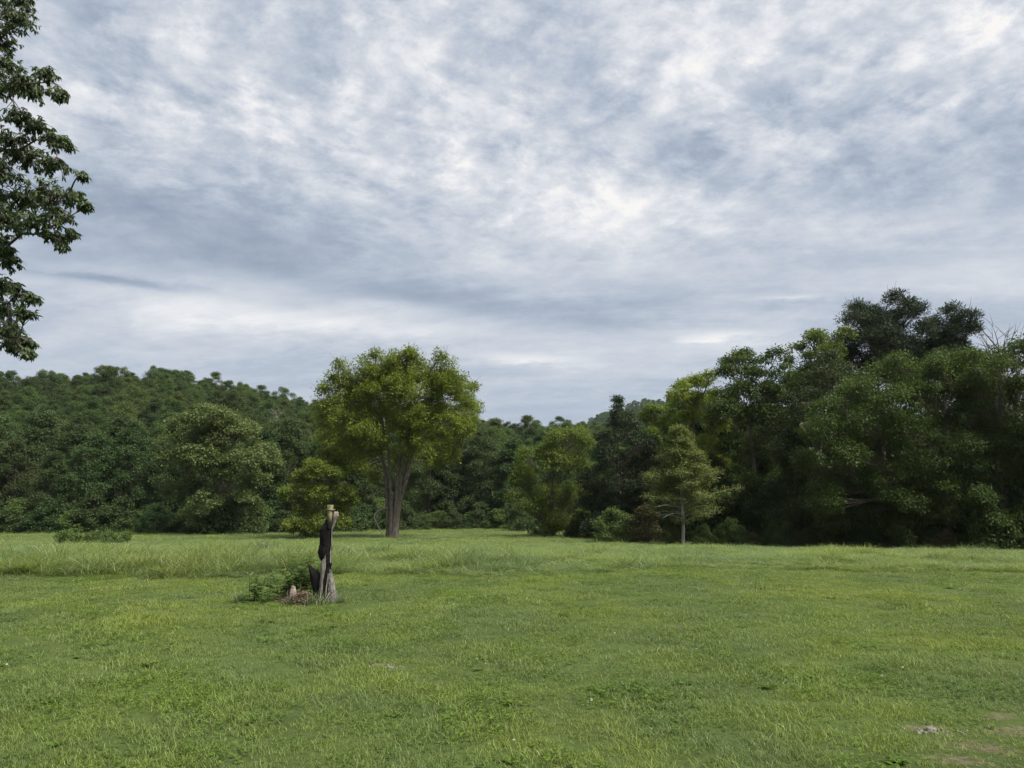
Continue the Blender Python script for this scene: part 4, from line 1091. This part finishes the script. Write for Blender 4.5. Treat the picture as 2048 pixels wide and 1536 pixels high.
LAWN = grass_mat('lawn_grass', (.170, .228, .052), (.215, .262, .050), (.135, .186, .066), (.36, .32, .20))
MEADOW = grass_mat('meadow_grass', (.158, .215, .056), (.198, .245, .062), (.125, .180, .066), (.32, .30, .18), .3, .42, .05)
CLOVER = grass_mat('clover_leaf', (.09, .15, .022), (.13, .18, .024), (.075, .13, .03), (.12, .17, .03), .55, .35, .0, .05)
FLOWER, _nt, _o = new_mat('clover_flower')
_p = _nt.nodes.new('ShaderNodeBsdfPrincipled'); _nt.links.new(ramp(_nt, attr(_nt), [(0, (.55, .52, .42)), (1, (.78, .76, .70))]), _p.inputs['Base Color']); _nt.links.new(_p.outputs[0], _o.inputs[0])


def blades(seed, n, R, h0, h1, w, lean, mat, curl=.5, nseg=2, seed_heads=0.0):
    r_ = np.random.default_rng(seed)
    rr = R * np.sqrt(r_.random(n)); th = r_.uniform(0, 6.28, n); b = np.stack([rr * np.cos(th), rr * np.sin(th), np.full(n, -.01)], -1)
    h = r_.uniform(h0, h1, n); a = r_.uniform(0, 6.28, n); d = np.stack([np.cos(a), np.sin(a), np.zeros(n)], -1); ln = np.abs(r_.normal(size=n)) * lean
    up = nrm(d * ln[:, None] + [0, 0, 1.]); cv = h * curl * r_.uniform(.2, 1.2, n)
    sa = a + r_.uniform(.8, 2.3, n); s = np.stack([np.cos(sa), np.sin(sa), np.zeros(n)], -1) * (w * r_.uniform(.6, 1.2, n) / 2)[:, None]
    rows = []
    for k in range(nseg + 1):
        t = k / nseg
        c = b + up * (h * t)[:, None] + d * (cv * t * t)[:, None] - np.array([0, 0, 1.]) * (cv * .45 * t * t)[:, None]
        wd = [1, .85, .0][k] if nseg == 2 else [1, 1, .75, 0][k]
        rows.append((c - s * wd, c + s * wd) if k < nseg else (c,))
    per = 2 * nseg + 1; v = np.stack([p for row in rows for p in row], 1).reshape(-1, 3); o = np.arange(n)[:, None] * per
    q = np.concatenate([o + np.array([2 * k, 2 * k + 1, 2 * k + 3, 2 * k + 2]) for k in range(nseg - 1)]); t = o + np.array([2 * nseg - 2, 2 * nseg - 1, 2 * nseg])
    ac = Acc(); ac.add(v, q, t, np.repeat(r_.random(n), per))
    return ac.mesh('blades', [mat])


def clover(seed, n, R):
    r_ = np.random.default_rng(seed); rr = R * np.sqrt(r_.random(n)); th = r_.uniform(0, 6.28, n); h = r_.uniform(.018, .045, n)
    c = np.stack([rr * np.cos(th), rr * np.sin(th), h], -1); ac = Acc()
    for k in range(3):
        a = r_.uniform(0, 6.28, n) * 0 + k * 2.09 + th * 3; d = nrm(np.stack([np.cos(a), np.sin(a), r_.uniform(-.1, .4, n)], -1)); l = r_.uniform(.012, .022, n)
        v, f = leaf_geo(c, d, nrm(r_.normal(size=(n, 3)) * .3 + [0, 0, 1]), l, l * .95, fold=.05); ac.add(v, f, r=np.repeat(r_.random(n) * .9, 4))
    return ac.mesh('clover', [CLOVER])


def broadleaf(seed):
    r_ = np.random.default_rng(seed); n = 13; a = np.arange(n) * 2.4; d = nrm(np.stack([np.cos(a), np.sin(a), r_.uniform(.1, .7, n)], -1)); l = r_.uniform(.05, .10, n)
    v, f = leaf_geo(np.zeros((n, 3)), d, nrm(r_.normal(size=(n, 3)) * .2 + [0, 0, 1]), l, l * .38, fold=.1, kind='long'); ac = Acc(); ac.add(v, f, r=np.repeat(r_.random(n) * .8, 6)); return ac.mesh('broadleaf', [CLOVER])


def flower_head(seed):
    r_ = np.random.default_rng(seed); n = 26; d = nrm(rdir(r_, n) + [0, 0, .4]); ac = Acc()
    v, f = leaf_geo(np.repeat([[0, 0, .055]], n, 0), d, rdir(r_, n), np.full(n, .011), np.full(n, .006)); ac.add(v, f, r=np.repeat(r_.random(n), 4))
    return ac.mesh('flower', [FLOWER])


gr = np.random.default_rng(55)


def smooth_noise(x, y, s, seed):
    r_ = np.random.default_rng(seed); out = np.zeros(np.shape(x))
    for k in range(6):
        a = r_.uniform(0, 6.28); f = r_.uniform(.5, 1.6) / s; out = out + np.sin((x * math.cos(a) + y * math.sin(a)) * f * 6.28 + r_.uniform(0, 6.28))
    return out / 6 ** .5 / 1.2


def spread(y0, y1, dens, margin=2.5):
    """points in the part of the field the photograph looks over, a step or two wider"""
    A = (y1 - y0) * 2 * (.73 * y1 + margin); n = int(A * dens); y = gr.uniform(y0, y1, n); x = gr.uniform(-1, 1, n) * (.73 * y1 + margin)
    k = np.abs(x) < .73 * y + margin
    return x[k], y[k]


L_PROT = [blades(600 + k, 140, .16, .03, .068, .0046, .5, LAWN, .6) for k in range(5)] + [blades(610 + k, 100, .16, .04, .10, .0050, .45, LAWN, .7) for k in range(3)] + [clover(620 + k, 60, .26) for k in range(2)] + [broadleaf(630 + k) for k in range(3)]
px_, py_ = [], []
for y0, y1, dn in ((2.8, 7, 48), (7, 11, 40), (11, 18, 30)):
    a, b = spread(y0, y1, dn); px_.append(a); py_.append(b)
x, y = np.concatenate(px_), np.concatenate(py_)
keep = (y < mown_edge(x) + .25) & (gr.random(len(x)) > worn_mask(x, y, .8) * .72)
x, y = x[keep], y[keep]; n = len(x)
kind = gr.integers(0, 5, n); t2 = smooth_noise(x, y, 3.0, 1) + gr.normal(size=n) * .5
kind = np.where(t2 > .75, gr.integers(5, 8, n), kind); cv = .35 * smooth_noise(x, y, 2.2, 2) + gr.normal(size=n) * .6; kind = np.where(cv > .85, gr.integers(8, 10, n), kind); kind = np.where(gr.random(n) < .010, gr.integers(10, 13, n), kind)
s = gr.uniform(.75, 1.15, n) * (1 + .22 * smooth_noise(x, y, 1.3, 3)) * np.interp(y, [4, 9, 16], [1, .95, .85]); s = s * (1 - .4 * worn_mask(x, y, 1.6)); sh = np.interp(y, [4, 16], [1.0, 1.35])
scatter('lawn_grass', L_PROT, np.stack([x, y, ground_z(x, y)], -1), kind, zrot(n, gr, .06), np.stack([np.maximum(s, .7) * sh, np.maximum(s, .7) * sh, s], -1), kind='stuff', label='short mown green lawn grass', category='grass')
a, b = spread(4, 15.5, .45); wm = smooth_noise(a, b, 4, 8) > -.2; a, b = a[wm], b[wm]
scatter('clover_flowers', [flower_head(k) for k in range(3)], np.stack([a, b, ground_z(a, b)], -1), gr.integers(0, 3, len(a)), zrot(len(a), gr, .2), np.repeat(gr.uniform(.7, 1.2, len(a))[:, None], 3, 1), kind='stuff',
        label='tiny white clover flowers dotted through the lawn', category='flowers')

M_PROT = [blades(640 + k, 70, .28, .28, .62, .0095, .35, MEADOW, .9, 3) for k in range(5)] + [blades(650 + k, 60, .30, .45, .85, .011, .28, MEADOW, 1.0, 3) for k in range(3)] + [blades(660 + k, 110, .45, .10, .30, .011, .5, MEADOW, .7) for k in range(3)]
px_, py_ = [], []
for y0, y1, dn in ((14.8, 24, 15), (24, 34, 9), (34, 50, 5), (50, 92, 1.9)):
    a, b = spread(y0, y1, dn, 4); px_.append(a); py_.append(b)
x, y = np.concatenate(px_), np.concatenate(py_)
keep = (y > mown_edge(x)) & (y < treeline(x) + 2.5); x, y = x[keep], y[keep]; n = len(x)
nz = smooth_noise(x, y, 5.0, 4) + .6 * smooth_noise(x, y, 1.7, 5)
lft = np.clip((1.5 - x) / 6, 0, 1) * np.clip((27 - y) / 6, 0, 1)
hgt = .31 + .20 * lft + .30 * nz * (1 + .3 * lft); hgt *= np.interp(y - mown_edge(x), [0, .8, 2.0, 12, 24, 44], [.6, .9, 1.0, .85, .6, .65])
hgt *= np.where(y > 30, np.clip(.9 + .5 * nz, .5, 1.5), 1)
kind = gr.integers(0, 5, n); kind = np.where(gr.random(n) + .8 * lft > 1.05, gr.integers(5, 8, n), kind); kind = np.where((y > 30) & (gr.random(n) < .75) | (gr.random(n) < .25), gr.integers(8, 11, n), kind)
s = np.clip(hgt, .16, 1.4) * gr.uniform(.65, 1.3, n); wd = np.interp(y, [15, 30, 60, 90], [1.0, 1.2, 2.0, 2.6])
scatter('meadow_grass', M_PROT, np.stack([x, y, ground_z(x, y)], -1), kind, zrot(n, gr, .08), np.stack([wd * np.ones(n), wd * np.ones(n), s], -1), kind='stuff', label='long unmown meadow grass beyond the lawn', category='grass')

# grass clumps by the stump and weed clumps in the meadow
def clump(name, label, me, x, y, s=1.0, group=None):
    o = obj(name, me, label=label, category='grass clump'); o.location = (x, y, gz(x, y)); o.scale = (s,) * 3 if np.isscalar(s) else s
    if group: o['group'] = group
    return o


SEDGE = grass_mat('sedge_grass', (.075, .125, .045), (.10, .15, .05), (.07, .12, .055), (.36, .32, .22), .8, .3, .12)
cl1 = blades(701, 170, .14, .16, .36, .005, .55, SEDGE, .8, 3); cl2 = blades(702, 150, .13, .15, .33, .005, .5, SEDGE, .7, 3)
q = STUMP_Q
clump('grass_clump', 'pale grass clump in front of the grey stump base', cl1, q[0] + STUMP_X(1215), q[1] - .30)
clump('grass_clump', 'spiky dark grass tuft at the left end of the stump weeds', cl2, q[0] + STUMP_X(340), q[1] - .02)
clump('grass_clump', 'fine grass clump against the right side of the stump', cl2, q[0] + STUMP_X(1400), q[1] - .12, .8)
clump('grass_clump', 'grass clump between the twig heap and the stump', cl1, q[0] + STUMP_X(1080), q[1] - .26, .7)
clump('grass_clump', 'small grass tuft at the front of the twig heap', cl2, q[0] + STUMP_X(900), q[1] - .30, .6)
cl3 = blades(703, 190, .34, .30, .62, .009, .45, SEDGE, .8, 3); cl4 = blades(704, 170, .30, .35, .75, .010, .4, MEADOW, .9, 3)
for i, (px, Y, sc_, lab) in enumerate(((540, 30, 1.25, 'grey green weed clump in the meadow between the bramble and the stump'), (470, 21, 1.0, None), (700, 20, 1.1, None), (760, 24, 1.0, None), (870, 19, .95, None), (250, 19, 1.1, None), (90, 22, 1.2, None),
                                       (1180, 24, .8, None), (1400, 22, .8, None), (1640, 20, .7, None), (1850, 21, .7, None), (1010, 22, .9, None))):
    q_ = spot_at(px, Y); clump('grass_clump', lab or ('taller arching grass clump in the meadow left of the big tree shadow' if px < 900 else 'low grass clump in the meadow before the right-hand trees'), (cl3 if i % 2 == 0 else cl4), q_[0], q_[1], (sc_ * 1.2, sc_ * 1.2, sc_ * .9),
          None if lab else ('arching clumps of the left meadow' if px < 900 else 'low clumps of the right meadow'))
# stones showing in the worn lawn
def stone(seed, l, w, h):
    r_ = np.random.default_rng(seed); n = 11; a = np.arange(n) * 2 * np.pi / n; rr = 1 + r_.normal(size=n) * .16
    ring = lambda k, z: np.stack([np.cos(a) * rr * l * k, np.sin(a) * rr * w * k, np.full(n, z) + r_.normal(size=n) * h * .12], -1)
    v = np.vstack([ring(1, -.04), ring(1.02, h * .55), ring(.86, h), [[0, 0, h * 1.04]]]); k = np.arange(n); k2 = (k + 1) % n; ac = Acc()
    ac.add(v, np.concatenate([np.stack([k + o, k2 + o, k2 + o + n, k + o + n], -1) for o in (0, n)]), np.stack([k + 2 * n, k2 + 2 * n, np.full(n, 3 * n)], -1)); return ac.mesh('stone', [STONE])


STONE = wood_mat('pale_stone', [(.3, (.09, .082, .07)), (.5, (.17, .16, .14)), (.7, (.26, .25, .225))], 30, 1.0, .6)
for px, py, l, w, rz, lab in ((780, 1333, .030, .018, -.3, 'small pale stone in the bare patch in front of the stump'), (1862, 1467, .034, .020, -.25, 'whitish stone in the worn grass at the lower right')):
    wx, wy = lawn_pt(px, py); o = obj('stone', stone(int(px), l, w, .022), label=lab, category='stone'); o.location = (wx, wy, gz(wx, wy)); o.rotation_euler = (.1, .15, rz)
gp = []
for px, py, n_ in ((772, 1330, 22), (1855, 1466, 30), (1890, 1474, 8)):
    wx, wy = lawn_pt(px, py)
    for k in range(n_): gp.append((wx + gr.normal() * .09, wy + gr.normal() * .05))
gp = np.array(gp)
scatter('gravel', [stone(900 + k, .011, .008, .009) for k in range(4)], np.stack([gp[:, 0], gp[:, 1], ground_z(gp[:, 0], gp[:, 1]) - .001], -1), gr.integers(0, 4, len(gp)), zrot(len(gp), gr, .3), np.repeat(gr.uniform(.5, 1.4, len(gp))[:, None], 3, 1), kind='stuff',
        label='pale grit showing in the bare lawn patches', category='gravel')

# ------------------------------------------------------------------ haze
def haze_box():
    x, y0, y1, z0, z1 = 1520, -1520, 1520, -6, 150
    v = np.array([(a, b, c) for c in (z0, z1) for a, b in ((-x, y0), (x, y0), (x, y1), (-x, y1))], float)
    f = np.array([(0, 3, 2, 1), (4, 5, 6, 7), (0, 1, 5, 4), (1, 2, 6, 5), (2, 3, 7, 6), (3, 0, 4, 7)])
    m, nt, out = new_mat('haze_air')
    p = nt.nodes.new('ShaderNodeVolumePrincipled'); p.inputs['Color'].default_value = (.80, .88, 1.0, 1); p.inputs['Density'].default_value = .00008; p.inputs['Anisotropy'].default_value = .2
    nt.links.new(p.outputs[0], out.inputs['Volume'])
    obj('haze', mesh_from('haze', v, [f], [m]), kind='stuff')


haze_box()
